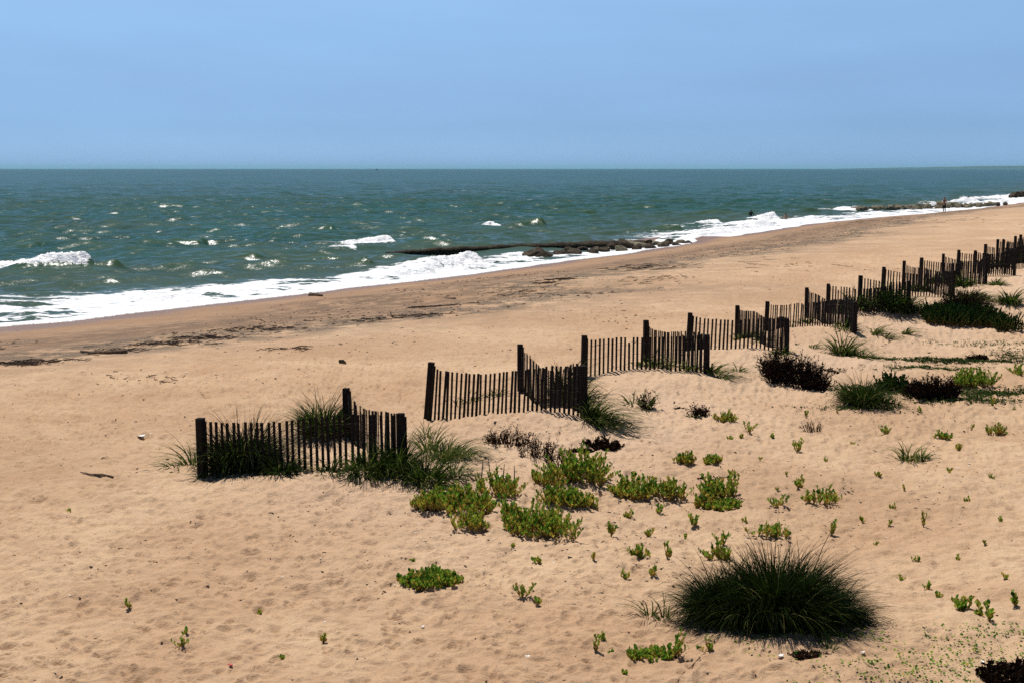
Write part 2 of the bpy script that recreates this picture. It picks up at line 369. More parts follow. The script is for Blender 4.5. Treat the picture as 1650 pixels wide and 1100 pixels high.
peb = np.exp(-((sj - 9.0) / 3.0) ** 2) * .9 + np.exp(-((sj - 13.8) / 1.8) ** 2) * 1.1 + np.exp(-((s_ - 17) / 3) ** 2) * .28
pale = np.zeros_like(X)
for (ax, ay), (bx, by) in zip(RID[:-1], RID[1:]):
    vx, vy = bx - ax, by - ay; t = np.clip(((X - ax) * vx + (Y - ay) * vy) / (vx * vx + vy * vy), 0, 1)
    pale = np.maximum(pale, np.exp(-(((X - ax - t * vx - .5) ** 2) / 7 + ((Y - ay - t * vy + .8) ** 2) / 7)))
pale *= .55 + .9 * (fbm(X * .5, Y * .5, 3, 80) - .3)
me = npmesh('beach_sand', np.stack([X, Y, Z], 1), Q, None, M['sand'], dict(wet=wet, pebble=np.clip(peb, 0, 1), pale=np.clip(pale, 0, 1)))
tag(link('beach_sand', me), 'tan sandy beach with trampled dry sand above a darker wet foreshore', None, None, 'structure')

# ---------------------------------------------------------------- sea with its breakers
# crest line in the photo (x0, y0, x1, y1), height m, foam 0..1, foam width m, back length m
BREAK = [(-60, 434, 150, 433, .80, 1.0, 1.5, 3.0), (140, 434, 200, 432, .55, 0, 1, 3.0), (500, 401, 575, 400, .26, .7, 2.2, 3), (525, 393, 634, 391, .55, .95, 2.0, 3),
         (575, 447, 690, 437, .36, .9, 3.2, 3), (630, 434, 772, 424, .72, 1.0, 3.6, 3.2), (770, 419, 850, 410, .30, .8, 2.5, 2.5),
         (190, 487, 290, 479, .30, .8, 2.0, 2.2), (20, 511, 80, 507, .22, .7, 2.0, 2), (330, 473, 400, 467, .2, .8, 2, 2),
         (1085, 383, 1170, 375, .45, 1.0, 4, 4), (1110, 373, 1240, 364, .6, .95, 5.5, 4), (1190, 354, 1247, 353, .85, 1.0, 3.0, 4), (1100, 359, 1165, 358, .4, .8, 3, 4),
         (1300, 340, 1385, 337, .45, 1.0, 3.5, 4), (1235, 361, 1320, 353, .4, 1, 4, 3), (1460, 331, 1510, 329, .5, .6, 3, 4), (1500, 326, 1575, 325, .85, 1.0, 7, 4),
         (1535, 320, 1690, 316, .8, 1.0, 9, 5), (1600, 324, 1690, 322, .5, 1.0, 9, 5), (755, 363, 800, 362, .5, .75, 2, 4), (795, 363, 880, 362, .8, .05, 1, 4.5), (640, 360, 668, 360, .3, .85, 1.6, 3),
         (990, 372, 1100, 371, .55, .1, 1, 5), (1060, 364, 1150, 363, .35, .55, 2, 4), (555, 430, 600, 428, .5, .35, 1.5, 3), (430, 420, 560, 417, .35, .1, 1, 4),
         (330, 415, 420, 414, .3, .05, 1, 4), (960, 337, 1060, 336, .5, .03, 1, 6), (850, 345, 960, 344, .5, .05, 1, 6), (200, 393, 330, 392, .4, .03, 1, 5),
         (-20, 398, 60, 397, .4, .03, 1, 5), (1290, 327, 1420, 326, .5, .1, 1, 6), (1100, 345, 1180, 344, .45, .03, 1, 6), (420, 372, 540, 371, .45, .03, 1, 6)]
rad_ = rng.random((60, 4))
def sea(X, Y, full=True):
    s = shore(X, Y); r = np.hypot(X, Y)
    dm = sstep(-1, -16, s) * .8 + sstep(0, -3, s) * .2
    z = np.zeros_like(X)
    for k in range(30):                                             # wind sea running in from the horizon
        lam = 1.9 * (11 ** (k / 29)); a = .0145 * lam ** .50; th = -math.pi / 2 + (rad_[k, 0] - .5) * 1.7
        kk = 2 * math.pi / lam; ph = kk * (X * math.cos(th) + Y * math.sin(th)) + rad_[k, 1] * 6.28
        ph = ph + 1.2 * np.sin(X / (lam * 3.1) + k)
        c = np.sin(ph); fade = sstep(1.2, 2.4, lam / np.maximum(r * r / 51000, .2))
        z += a * (c + .5 * c * c - .25) * fade
    z *= dm
    foam = np.zeros_like(X); crest = np.clip(z * 1.1 - .1, 0, .45) * dm
    for i, (x0, y0, x1, y1, h, f, fw, bk) in enumerate(BREAK):
        ax, ay = plane(x0, y0, .1); bx, by = plane(x1, y1, .1); L = math.hypot(bx - ax, by - ay)
        tx, ty = (bx - ax) / L, (by - ay) / L; nx, ny = ty, -tx
        if ny > 0: nx, ny = -nx, -ny
        box = (X > min(ax, bx) - 9) & (X < max(ax, bx) + 9) & (Y > min(ay, by) - 14) & (Y < max(ay, by) + 14)
        x, y = X[box], Y[box]
        t = (x - ax) * tx + (y - ay) * ty; n = (x - ax) * nx + (y - ay) * ny + (fbm(x * .35, y * .35, 3, 300 + i) - .5) * 2.2
        e = sstep(-1.2, 1.5 + L * .06, t) * sstep(L + .3, L - .5, t); e0 = e; e = e * (.22 + .78 * sstep(0, L * .95, t))
        hh = h * e * (.72 + .5 * fbm(t * .8, t * 0 + i, 2, 90))
        prof = np.where(n > 0, np.exp(-(n / (.55 + .5 * h)) ** 2), np.exp(-(n / bk) ** 2))
        rough = (.75 - 1.9 * np.abs(fbm(x * 2.2, y * 2.2, 4, 500, .62) - .5) * 2.4) * .42 * f * np.exp(-((n - fw * .35) / (fw * .7)) ** 2) * e * h
        z[box] = np.maximum(z[box] * (1 - .7 * prof * e), 0 * x) * prof * e * .4 + z[box] * (1 - prof * e * .6) + hh * prof + np.maximum(rough, -.05)
        ff = f * (.45 * e0 + .55 * e) * sstep(-.9, .0, n) * sstep(fw + .8, fw * .45, n) * (1 if f > .3 else .55)
        foam[box] = np.maximum(foam[box], ff); crest[box] = np.maximum(crest[box], prof * e * (1 - .8 * f))
    # swash: the foamy sheet that runs up the sand
    run = .8 + 2.2 * (fbm(X * .16, Y * .16, 3, 61) - .5); wband = 5.0 + 1.6 * sstep(95, 70, Y) + 3.0 * (fbm(X * .11 + 9, Y * .11, 3, 64) - .5) + 2.5 * sstep(110, 150, Y)
    wband = wband - 2.4 * np.exp(-((Y - 93) / 11) ** 2)
    sw = sstep(-wband - 2.2, -wband + .6, s)
    foam = np.maximum(foam, sw * (.84 + .16 * sstep(-1.5, 0, s) - .55 * sstep(.50, .68, fbm(X * .35, Y * .75, 4, 68, .6)) * sstep(-.6, -1.8, s)))
    foam = np.maximum(foam, .50 * sstep(-wband - 8, -wband - .5, s) * sstep(.42, .6, fbm(X * .10, Y * .5, 3, 69)))
    ground_z = H(X, Y, False)
    up = sstep(-2.5, -.3, s)
    z = z + sw * (fbm(X * 1.6, Y * 1.6, 3, 66) - .45) * .16 * sstep(.3, -1.5, s)
    sheet = ground_z + .03
    z = np.where(s > -3, np.maximum(z * (1 - up), np.where(s < run, sheet, ground_z - .12)), z)
    z = np.where(s > run + .3, ground_z - .4, z)
    foam = np.where(s > run - .15, np.maximum(foam, .9), foam)
    return z, foam, crest, s
angs = np.concatenate([-side[::-1], np.radians(np.linspace(-26, 26, 760)), side[:8]])
rs = np.concatenate([np.linspace(8, 42, 40), np.arange(42.5, 132, .125), np.arange(132, 262, .38), spaced(262.4, 2600, lambda r: r * r / 12400 * .24), np.geomspace(2750, 34000, 50)])
X, Y, Q = polar(angs, rs)
s0 = shore(X, Y); ok = s0 < 5
Q = Q[ok[Q].any(1)]; used = np.unique(Q); rm = np.full(len(X), -1); rm[used] = np.arange(len(used)); Q = rm[Q]; X, Y = X[used], Y[used]
Z, foam, crest, s = sea(X, Y)
shallow = sstep(-42, -5, s + (fbm(X * .06, Y * .1, 3, 33) - .5) * 22) * .75
me = npmesh('sea', np.stack([X, Y, Z], 1), Q, None, M['water'], dict(foam=foam, crest=crest, shallow=shallow, open=sstep(-10, -40, s), streak=s * 0))
tag(link('sea', me), 'green choppy sea with white breakers along the beach', None, None, 'structure')
def sea_pt(px, py, dz=0):
    x, y = plane(px, py, .05); return Vector((x, y, float(sea(np.array([x]), np.array([y]))[0][0]) + dz))

# far land on the right of the horizon
xs = np.linspace(5300, 26000, 520); rows = [(0, -.02), (500, .8), (1100, 1.0), (1900, .75), (3000, 0)]
V = []
for dy, k in rows:
    hz = (24 + 36 * sstep(6000, 9500, xs) + 20 * (fbm(xs / 520, xs * 0 + dy, 4, 8) - .5)) * k * sstep(5300, 6600, xs)
    V.append(np.stack([xs, 20000 + dy + 250 * (fbm(xs / 900, xs * 0, 2, 3) - .5), hz - 1], 1))
n = len(xs); i = np.arange(len(rows) - 1)[:, None] * n + np.arange(n - 1)[None]
me = npmesh('headland', np.concatenate(V), np.stack([i, i + 1, i + n + 1, i + n], -1), None, M['land'])
tag(link('headland', me), 'low blue strip of far land on the right horizon', None, None, 'structure')

# ---------------------------------------------------------------- groins
def rock_mesh(name, seed, mat, sub=3, rough=.35):
    bm = bmesh.new(); bmesh.ops.create_icosphere(bm, subdivisions=sub, radius=1)
    r = np.random.default_rng(seed); cuts = [(Vector(r.normal(size=3)).normalized(), .55 + .3 * r.random()) for _ in range(9)]
    for v in bm.verts:
        p = v.co.copy()
        for nrm, d in cuts:
            e = p.dot(nrm) - d
            if e > 0: p -= nrm * e * .97
        q = np.array([p.x * 1.7 + seed]); q2 = np.array([p.y * 1.7 + p.z * 1.3])
        v.co = Vector((round(p.x * 9) / 9 * .25 + p.x * .75, p.y, p.z)) * (1 + rough * (float(fbm(q, q2, 3, seed)[0]) - .5))
    me = bpy.data.meshes.new(name); bm.to_mesh(me); bm.free(); me.materials.append(mat); return me
ROCKS = [rock_mesh('boulder', 20 + k, M['rock']) for k in range(5)]
SROCK = [rock_mesh('groin_rock', 40 + k, M['shellrock'], 2, .5) for k in range(5)]
def put(me, name, loc, size, label, cat, group=None):
    o = link(name, me, None, loc); o.scale = size; o.rotation_euler = (rng.random() * .6, rng.random() * .6, rng.random() * 6.28)
    return tag(o, label, cat, group)
def ridge(name, path, wid, hgt, mat, seed, lump=.5):
    """a rubble ridge laid along the bed from point to point"""
    P = np.array(path); L = np.concatenate([[0], np.cumsum(np.hypot(*np.diff(P[:, :2], axis=0).T))]); n = max(40, int(L[-1] / .14)); t = np.linspace(0, L[-1], n)
    cx, cy = np.interp(t, L, P[:, 0]), np.interp(t, L, P[:, 1]); hh = np.interp(t, L, hgt); ww = np.interp(t, L, wid)
    m = 15; u = np.linspace(-1, 1, m); dx, dy = np.gradient(cx), np.gradient(cy); q = np.hypot(dx, dy)
    Xr = cx[:, None] + (-dy / q)[:, None] * u[None] * ww[:, None]; Yr = cy[:, None] + (dx / q)[:, None] * u[None] * ww[:, None]
    Zr = np.interp(t, L, P[:, 2])[:, None] + hh[:, None] * (1 - np.abs(u[None]) ** 3) * (1 - lump + 2 * lump * fbm(Xr * 1.6, Yr * 1.6, 3, seed)) - .5 * (np.abs(u[None]) > .98)
    o0 = np.array([cx[0], cy[0], 0]); V = np.stack([Xr, Yr, Zr], -1).reshape(-1, 3) - o0
    i = np.arange(n - 1)[:, None] * m + np.arange(m - 1)[None]
    return link(name, npmesh(name, V, np.stack([i, i + m, i + m + 1, i + 1], -1), None, mat), None, o0)
pp = lambda a, b, z=0.0: plane(a, b, .1) + (z,)
g = ridge('groin', [pp(622, 404, -.22), pp(690, 403, -.12), pp(850, 399, 0), pp(960, 396, 0), pp(1040, 393, 0)], [.3, .4, .5, .8, .8],
          [.22, .32, .40, .45, .36], M['weed'], 77, .22)
tag(g, 'low weed covered dark groin running out into the near surf', 'groin')
spots = [(858, 409, .9, .55), (878, 410, .8, .5), (903, 407, .75, .5), (927, 406, .9, .42), (955, 404, .8, .55), (972, 402, .7, .4), (868, 403, .8, .5), (1002, 401, .7, .42),
         (1010, 396, .95, .62), (1030, 396, .9, .55), (1047, 398, .7, .35), (1068, 396, .8, .45), (990, 397, .6, .45), (940, 399, .6, .4), (1090, 394, .7, .3), (915, 401, .6, .45), (1108, 391, .5, .22), (1018, 393, .8, .5), (1040, 392, .7, .45), (1055, 391, .8, .4), (1076, 391, .7, .36), (985, 394, .7, .4), (1025, 399, .6, .36), (1097, 390, .6, .28)]
for k, (a, b, w_, h_) in enumerate(spots):
    x, y = plane(a, b, .2); z = max(float(H(np.array([x]), np.array([y]), False)[0]), -.1)
    if a > 985 and k % 2: put(SROCK[k % 5], 'boulder', (x, y, z + h_ * .2), (w_ * .85, w_ * .8, h_ * .85), 'tan brown stone at the shore end of the near groin', 'boulder', 'tan stones of the near groin')
    else: put(ROCKS[k % 5], 'boulder', (x, y, z + h_ * .2), (w_ * .95, w_ * .8, h_ * .85), 'wet dark boulder tumbled along the landward end of the near groin', 'boulder', 'boulders of the near groin')
for k in range(110):
    f = rng.random(); a = 1372 + 245 * f + rng.normal() * 2; x, y = plane(a, 338.5 - 7.0 * f, .1)
    y += rng.normal() * 1.3; x += rng.normal() * .6; sz = .34 + .34 * rng.random()
    z = max(float(H(np.array([x]), np.array([y]), False)[0]), -.05)
    put(SROCK[k % 5], 'groin_rock', (x, y, z + .1 + .25 * rng.random()), (sz * 1.1, sz, sz * .75), 'pale barnacled stone of the groin behind the standing man', 'rock', 'stones of the far groin')
for k, (a, b) in enumerate([(1634, 317), (1641, 316.5), (1648, 316), (1655, 315.5), (1663, 315)]):
    x, y = plane(a, b, .3); put(ROCKS[k % 5], 'boulder', (x, y, .45), (1.3, 1.2, .75), 'dark boulder in the farthest surf at the right edge', 'boulder', 'boulders of the farthest groin')

# ---------------------------------------------------------------- sand fences
F_LAB = ['leftmost zigzag of slatted dark sand fence with grass growing through it', 'second zigzag of slatted sand fence from the left, leaning out of a sand mound',
         'third zigzag of slatted sand fence from the left, behind the tall drooping grass', 'fourth zigzag of slatted sand fence from the left, above the round brown bush',
         'fifth zigzag of slatted sand fence from the left, with a wide open pale gap below', 'sixth zigzag of slatted sand fence from the left, thick with dark grass',
         'seventh zigzag of slatted sand fence from the left, left of the shaded hollow', 'eighth zigzag of slatted sand fence from the left, above the shaded hollow',
         'ninth zigzag of slatted sand fence, fourth from the right edge', 'tenth zigzag of slatted sand fence, third from the right edge',
         'eleventh zigzag of slatted sand fence, second from the right edge', 'last zigzag of slatted sand fence, cut by the right edge']
def panel(a, b, ha, hb, root, o, lean, ext=0.0, sag=.14, pitch=.092):
    L = (b - a).xy.length; n = int(L / pitch); mb = MB(); wb = MB(); d = Vector(((b - a).x, (b - a).y, 0)).normalized(); nv = Vector((-d.y, d.x, 0))
    tops = []; lk = random.uniform(-.01, .01)
    for k in range(int(-ext * n), n):
        t = (k + .75) / n; q = a.lerp(b, t); q += d * random.gauss(0, .003)
        z = float(H(np.array([q.x]), np.array([q.y]), False)[0])
        tc = min(max(t, 0), 1); h = ha * .93 * (1 - tc) + hb * .95 * tc - sag * math.sin(math.pi * min(tc * 1.05, 1)) * (ha + hb) / 2 + random.gauss(0, .006)
        if random.random() < .03: h -= random.uniform(.03, .12)
        tip = lk + lean * (1 - .6 * tc) + random.gauss(0, .009); base = Vector((q.x, q.y, z - .12)); top = Vector((q.x, q.y, z + h)) + d * tip * h + nv * random.gauss(0, .012)
        mb.box(base - Vector(o), top - Vector(o), random.uniform(.036, .045), .011, d + nv * random.gauss(0, .12)); tops.append((base, top))
    for fr in (.25, .55, .85):
        for off in (.008, -.008): wb.tube([p.lerp(q, fr + .012 * math.sin(i * 1.7)) + nv * (off * (1 if i % 2 else -1)) - Vector(o) for i, (p, q) in enumerate(tops)], .0022, 4)
    mb.build('slat_panel', M['wood'], root); wb.build('wire', M['wire'], root)
for k, f in enumerate(FENCES):
    g0, g1, g2 = (ground(q[0], q[1]) for q in f)
    hs = [(q[1] - q[2]) * mpp(g) * 1.01 for q, g in zip(f, (g0, g1, g2))]
    root = empty('sand_fence', g0, F_LAB[k], 'sand fence', 'zigzag sand fences across the beach')
    lean = [0, .085, .02, .05, .03, .0, .03, .02, .02, 0, 0, 0][k]
    for g, h, lx in zip((g0, g1, g2), hs, (lean, 0.0, -.01)):
        mb = MB(); b = g - g0; top = b + Vector((lx * h, random.gauss(0, .015), h)); wd = random.uniform(.098, .115)
        mb.box(b + Vector((-lx * .3, 0, -.3)), top, wd, wd * .95, (1, random.uniform(-.35, .35), 0))
        ob = mb.build('post', M['wood'], root); bv = ob.modifiers.new('bevel', 'BEVEL'); bv.width = .008; bv.segments = 2
        mb = MB(); side_ = Vector((.055, .05, 0)); mb.box(b + side_ + Vector((0, 0, -.1)), b + side_ + Vector((lx * h, 0, h * .93)), .04, .012, (1, .2, 0)); mb.build('batten', M['wood'], root)
    panel(g0, g2, hs[0], hs[2], root, g0, lean, .05 if k == 0 else 0, .15 if k else .05, .085 if k < 3 else .094); panel(g1, g2, hs[1], hs[2], root, g0, 0.0, 0, .10, .088)
# ---------------------------------------------------------------- beach grass
def blades(P, Rx, Ry, Hh, n, wind, spread, wid, tone):
    """n curved tapering blades rooted in an ellipse round P; returns verts, quads, tone"""
    r = np.sqrt(rng.random(n)); th = rng.random(n) * 6.283; ox, oy = r * np.cos(th) * Rx * .62, r * np.sin(th) * Ry * .62
    bx, by = P.x + ox, P.y + oy; bz = H(bx, by, False) - .03
    L = Hh * (.80 + .75 * rng.random(n) ** 1.3) * (1 - .30 * r ** 2)
    az = th + rng.normal(size=n) * .75; tilt = np.clip(spread * r * .75 + np.abs(rng.normal(size=n)) * .22, 0, 1.25)
    bend = np.abs(rng.normal(size=n)) * .8 + .35 + .6 * r; k = 7; u = np.linspace(0, 1, k)
    a = tilt[:, None] + bend[:, None] * u[None] ** 1.6 * .95; ds = (L / (k - 1))[:, None] * np.ones((1, k)); ds[:, 0] = 0
    hr = np.cumsum(np.sin(a) * ds, 1); vz = np.cumsum(np.cos(a) * ds, 1); wx = wind * L[:, None] * u[None] ** 2 * (.6 + .8 * rng.random(n))[:, None]
    cx = bx[:, None] + np.cos(az)[:, None] * hr + wx; cy = by[:, None] + np.sin(az)[:, None] * hr; cz = bz[:, None] + np.maximum(vz - np.abs(wx) * .35, .01)
    tw = az + math.pi / 2 + rng.normal(size=n) * .9; w2 = (wid * (.6 + .7 * rng.random(n)))[:, None] * np.array([.75, 1, 1, .9, .7, .45, .08])[None] / 2
    l = np.stack([cx - np.cos(tw)[:, None] * w2, cy - np.sin(tw)[:, None] * w2, cz], -1); q = np.stack([cx + np.cos(tw)[:, None] * w2, cy + np.sin(tw)[:, None] * w2, cz], -1)
    V = np.stack([l, q], 2).reshape(-1, 3); b = (np.arange(n)[:, None] * k + np.arange(k - 1)[None]) * 2
    tn = np.repeat(np.clip(tone + .42 * np.maximum(r - .62, 0) / .38 * rng.random(n) + rng.normal(size=n) * .16 + (rng.random(n) > .95) * .5, 0, 1), k * 2)
    return V, np.stack([b, b + 1, b + 3, b + 2], -1).reshape(-1, 4), tn
GR = 'tufts of beach grass'
def grass(label, clumps, tone=.42, wid=.0075, dry=0, group=GR, name='grass_clump', mat='grass'):
    P0 = ground(clumps[0][0], clumps[0][1]); Vs, Qs, Ts, o = [], [], [], 0
    for c in clumps:
        cx, by, w, h, n = c[:5]; wind = c[5] if len(c) > 5 else .12; spread = c[6] if len(c) > 6 else .55
        P = ground(cx, by); m = mpp(P); W = w * m; Ry = min(W * .38, .75); P = P + Vector((0, Ry * .55, 0))
        V, Q, T = blades(P, W / 2 * .86, Ry, h * m * .92, int(n * (.6 if n > 1000 else .38)), wind * 1.5, spread, max(wid * 1.3, m * (1.25 if n > 1000 else 1.9)), tone + (.08 if n < 1000 else 0))
        Vs.append(V - np.array(P0)); Qs.append(Q + o); Ts.append(T); o += len(V)
    root = empty(name, P0, label, 'beach grass', group)
    link('blades', npmesh('blades', np.concatenate(Vs), np.concatenate(Qs), None, M[mat], dict(tone=np.concatenate(Ts)), False), root)
    if dry:
        cx, by, w, h = clumps[0][:4]; P = ground(cx, by); m = mpp(P)
        V, Q, T = blades(P, w * m * .4, w * m * .2, h * m * 1.0, dry, .1, .8, max(.006, m * .5), .97)
        link('dead_blades', npmesh('dead_blades', V - np.array(P0), Q, None, M['grass'], dict(tone=np.clip(T, .9, 1)), False), root)
    return root
grass('largest dark tussock of beach grass, two humped, in the right foreground', [(1268, 1006, 250, 118, 9500, .04, .62), (1170, 1000, 130, 84, 3600, -.04, .7), (1200, 1006, 150, 96, 3200, 0, .6), (1350, 1004, 80, 74, 1500, .15, .8), (1245, 1000, 50, 142, 420, .0, .5), (1300, 1000, 70, 136, 520, .08, .5), (1140, 998, 60, 96, 420, -.04, .6), (1160, 998, 90, 108, 900, -.02, .5), (1378, 1000, 45, 60, 300, .2, .8), (1245, 1012, 270, 50, 2400, 0, .9)], .04, .0065, 30)
grass('thin sparse grass tuft at the left foot of the largest tussock', [(1046, 998, 44, 52, 80, -.25, .7), (1070, 1002, 30, 56, 70, -.12, .5)], .45, .007)
grass('dense dark grass clump growing through the pickets beside the first fence post', [(392, 762, 130, 100, 3000, .05, .5), (365, 764, 60, 90, 900, -.05), (455, 766, 90, 55, 500, .1, .8)], .14, .0065, 20)
grass('loose grass tuft bending left outside the leftmost fence post', [(304, 752, 60, 55, 130, -.35, .5), (275, 758, 50, 30, 50, -.5, .7), (320, 775, 60, 22, 60, -.1, 1.2)], .55)
grass('tall fan of grass behind the far post of the leftmost fence', [(520, 704, 100, 76, 1300, .05, .5), (500, 704, 50, 60, 250, -.1)], .36, .0065, 50)
grass('tangled grass filling the corner of the leftmost fence', [(590, 768, 120, 62, 900, .12, .9), (640, 765, 80, 80, 1100, .05, .8), (530, 766, 70, 40, 180, .1, .9)], .36)
grass('broad grass tuft blown right, just outside the corner of the leftmost fence', [(720, 742, 95, 62, 620, .3, .7), (690, 730, 40, 70, 160, 0, .4), (745, 735, 70, 40, 180, .4, .9)], .50, .007, 30)
grass('dark sprawling grass below the corner of the leftmost fence, above the leafy mat', [(690, 785, 100, 68, 700, .15, .85), (655, 780, 60, 35, 160, -.1, 1.0), (735, 770, 70, 45, 220, .3, .9)], .38, .007)
grass('narrow green tuft between the first and second fences', [(686, 703, 26, 38, 60, -.05, .4)], .55)
grass('short grass spread on the sand inside the second fence', [(760, 648, 70, 28, 110, .2, .9), (800, 640, 60, 26, 110, .1, .9), (735, 655, 40, 22, 40, .1, 1)], .58)
grass('dark grass mound against the back panel of the second fence', [(912, 648, 75, 70, 900, .1, .55), (935, 660, 50, 60, 300, .1)], .30, .0065)
grass('drooping grass clump blown right outside the corner of the second fence', [(958, 682, 60, 66, 520, .42, .55), (975, 692, 55, 45, 320, .55, .7)], .48, .007, 20)
grass('low grass along the back of the third fence', [(1060, 592, 95, 30, 320, .1, .8), (1030, 590, 60, 20, 120, -.1, .9), (1110, 598, 50, 26, 140, .1)], .50)
grass('grass tuft blown right at the corner of the third fence', [(1150, 603, 45, 40, 220, .5, .6), (1165, 612, 40, 24, 120, .6, .8)], .52)
grass('small flattened tuft just right of the third fence corner', [(1192, 598, 40, 22, 90, .3, .9), (1225, 594, 45, 10, 40, .4, 1.1)], .52)
grass('low grass inside the fourth fence beneath its far post', [(1205, 545, 70, 26, 260, .05, .8), (1232, 552, 40, 30, 120, .1)], .45)
grass('low fringe of grass at the corner of the fourth fence', [(1262, 574, 55, 24, 160, .1, 1.0), (1240, 576, 40, 14, 60, -.1, 1.1)], .45)
grass('small curved tufts on the pale sand right of the fourth fence corner', [(1312, 560, 26, 18, 50, .45, .7), (1283, 556, 26, 12, 40, .4, 1)], .58)
grass('stout dark based tuft in front of the fifth fence corner', [(1362, 574, 60, 50, 520, .12, .7), (1395, 577, 40, 30, 120, .55, .7)], .42, .007, 20)
grass('grass along the foot of the fifth fence panel', [(1365, 532, 60, 24, 260, .1, .8), (1300, 522, 60, 18, 140, .1, .8), (1275, 528, 26, 12, 50, .1)], .40)
grass('bright windblown tuft nearest the fifth fence corner on open sand', [(1415, 540, 30, 28, 140, .5, .6), (1432, 545, 30, 18, 90, .6, .8)], .66)
grass('bright solitary tuft on open sand below the sixth fence', [(1462, 539, 22, 27, 110, .6, .5), (1452, 541, 14, 6, 40, .1, 1)], .64)
grass('dark grass behind the far post of the sixth fence', [(1382, 500, 60, 36, 480, .05, .6), (1360, 505, 40, 24, 160, -.1)], .34)
grass('heavy dark grass choking the corner of the sixth fence', [(1438, 504, 70, 46, 900, .05, .6), (1462, 506, 50, 40, 420, .1), (1400, 498, 50, 20, 180, 0, .8)], .24)
grass('spreading low grass at the left lip of the shaded hollow', [(1500, 506, 80, 24, 380, .2, 1.0), (1530, 500, 50, 18, 200, .3, 1)], .38)
grass('dark bank of grass behind the seventh fence', [(1520, 458, 80, 22, 620, .05, .8), (1490, 470, 60, 22, 320, 0, .8), (1555, 462, 60, 26, 420, .1, .8)], .24)
grass('tall dark clump rising from the shaded hollow', [(1556, 505, 46, 44, 700, .02, .5), (1570, 488, 50, 32, 380, .25, .7)], .20, .0065, 60)
grass('pale green tuft trailing right above the shaded hollow', [(1588, 486, 55, 24, 260, .45, .8), (1612, 490, 40, 14, 90, .5, 1)], .60)
grass('green tuft at the corner of the eighth fence', [(1608, 460, 36, 20, 260, .2, .8)], .48)
grass('tuft with dark heart near the right edge, above the hollow', [(1632, 492, 44, 32, 420, .05, .7), (1618, 490, 30, 18, 90, -.1)], .38)
grass('dark bank of grass behind the last fences at the right edge', [(1612, 432, 60, 24, 520, 0, .7), (1640, 424, 50, 28, 460, 0, .7)], .24)
grass('large dark tussock in front of the leafy bush, right of centre', [(1395, 656, 75, 56, 1100, 0, .6), (1372, 650, 50, 40, 260, -.1), (1425, 652, 50, 34, 260, .2), (1365, 660, 40, 15, 50, -.3, .8), (1446, 655, 32, 18, 50, .4, .8)], .34, .007, 20)
grass('sparse light green tuft standing alone on the right sand', [(1462, 742, 45, 50, 100, -.1, .5), (1488, 742, 40, 26, 240, .1, .9), (1475, 745, 60, 22, 120, .1, .9)], .60)
grass('thin upright blades beside a dark dry stalk, right of the second fence', [(1022, 655, 50, 32, 60, 0, .5), (1042, 660, 24, 44, 90, .02, .35)], .42)
grass('few bent blades trailing on sand right of the largest tussock', [(1455, 1014, 50, 22, 40, .5, .8), (1498, 1012, 40, 14, 22, .4, 1)], .5)
grass('thin grass blades at the front foot of the largest tussock', [(1340, 1050, 30, 26, 70, .1, .5), (1320, 1040, 20, 14, 30, .1)], .62)
grass('faint low tuft left of the bare sticks', [(798, 760, 60, 24, 40, .5, .8)], .6)
grass('small tuft beside dark dry stalks on the pale mound', [(1118, 672, 30, 20, 60, .4, .9)], .55)

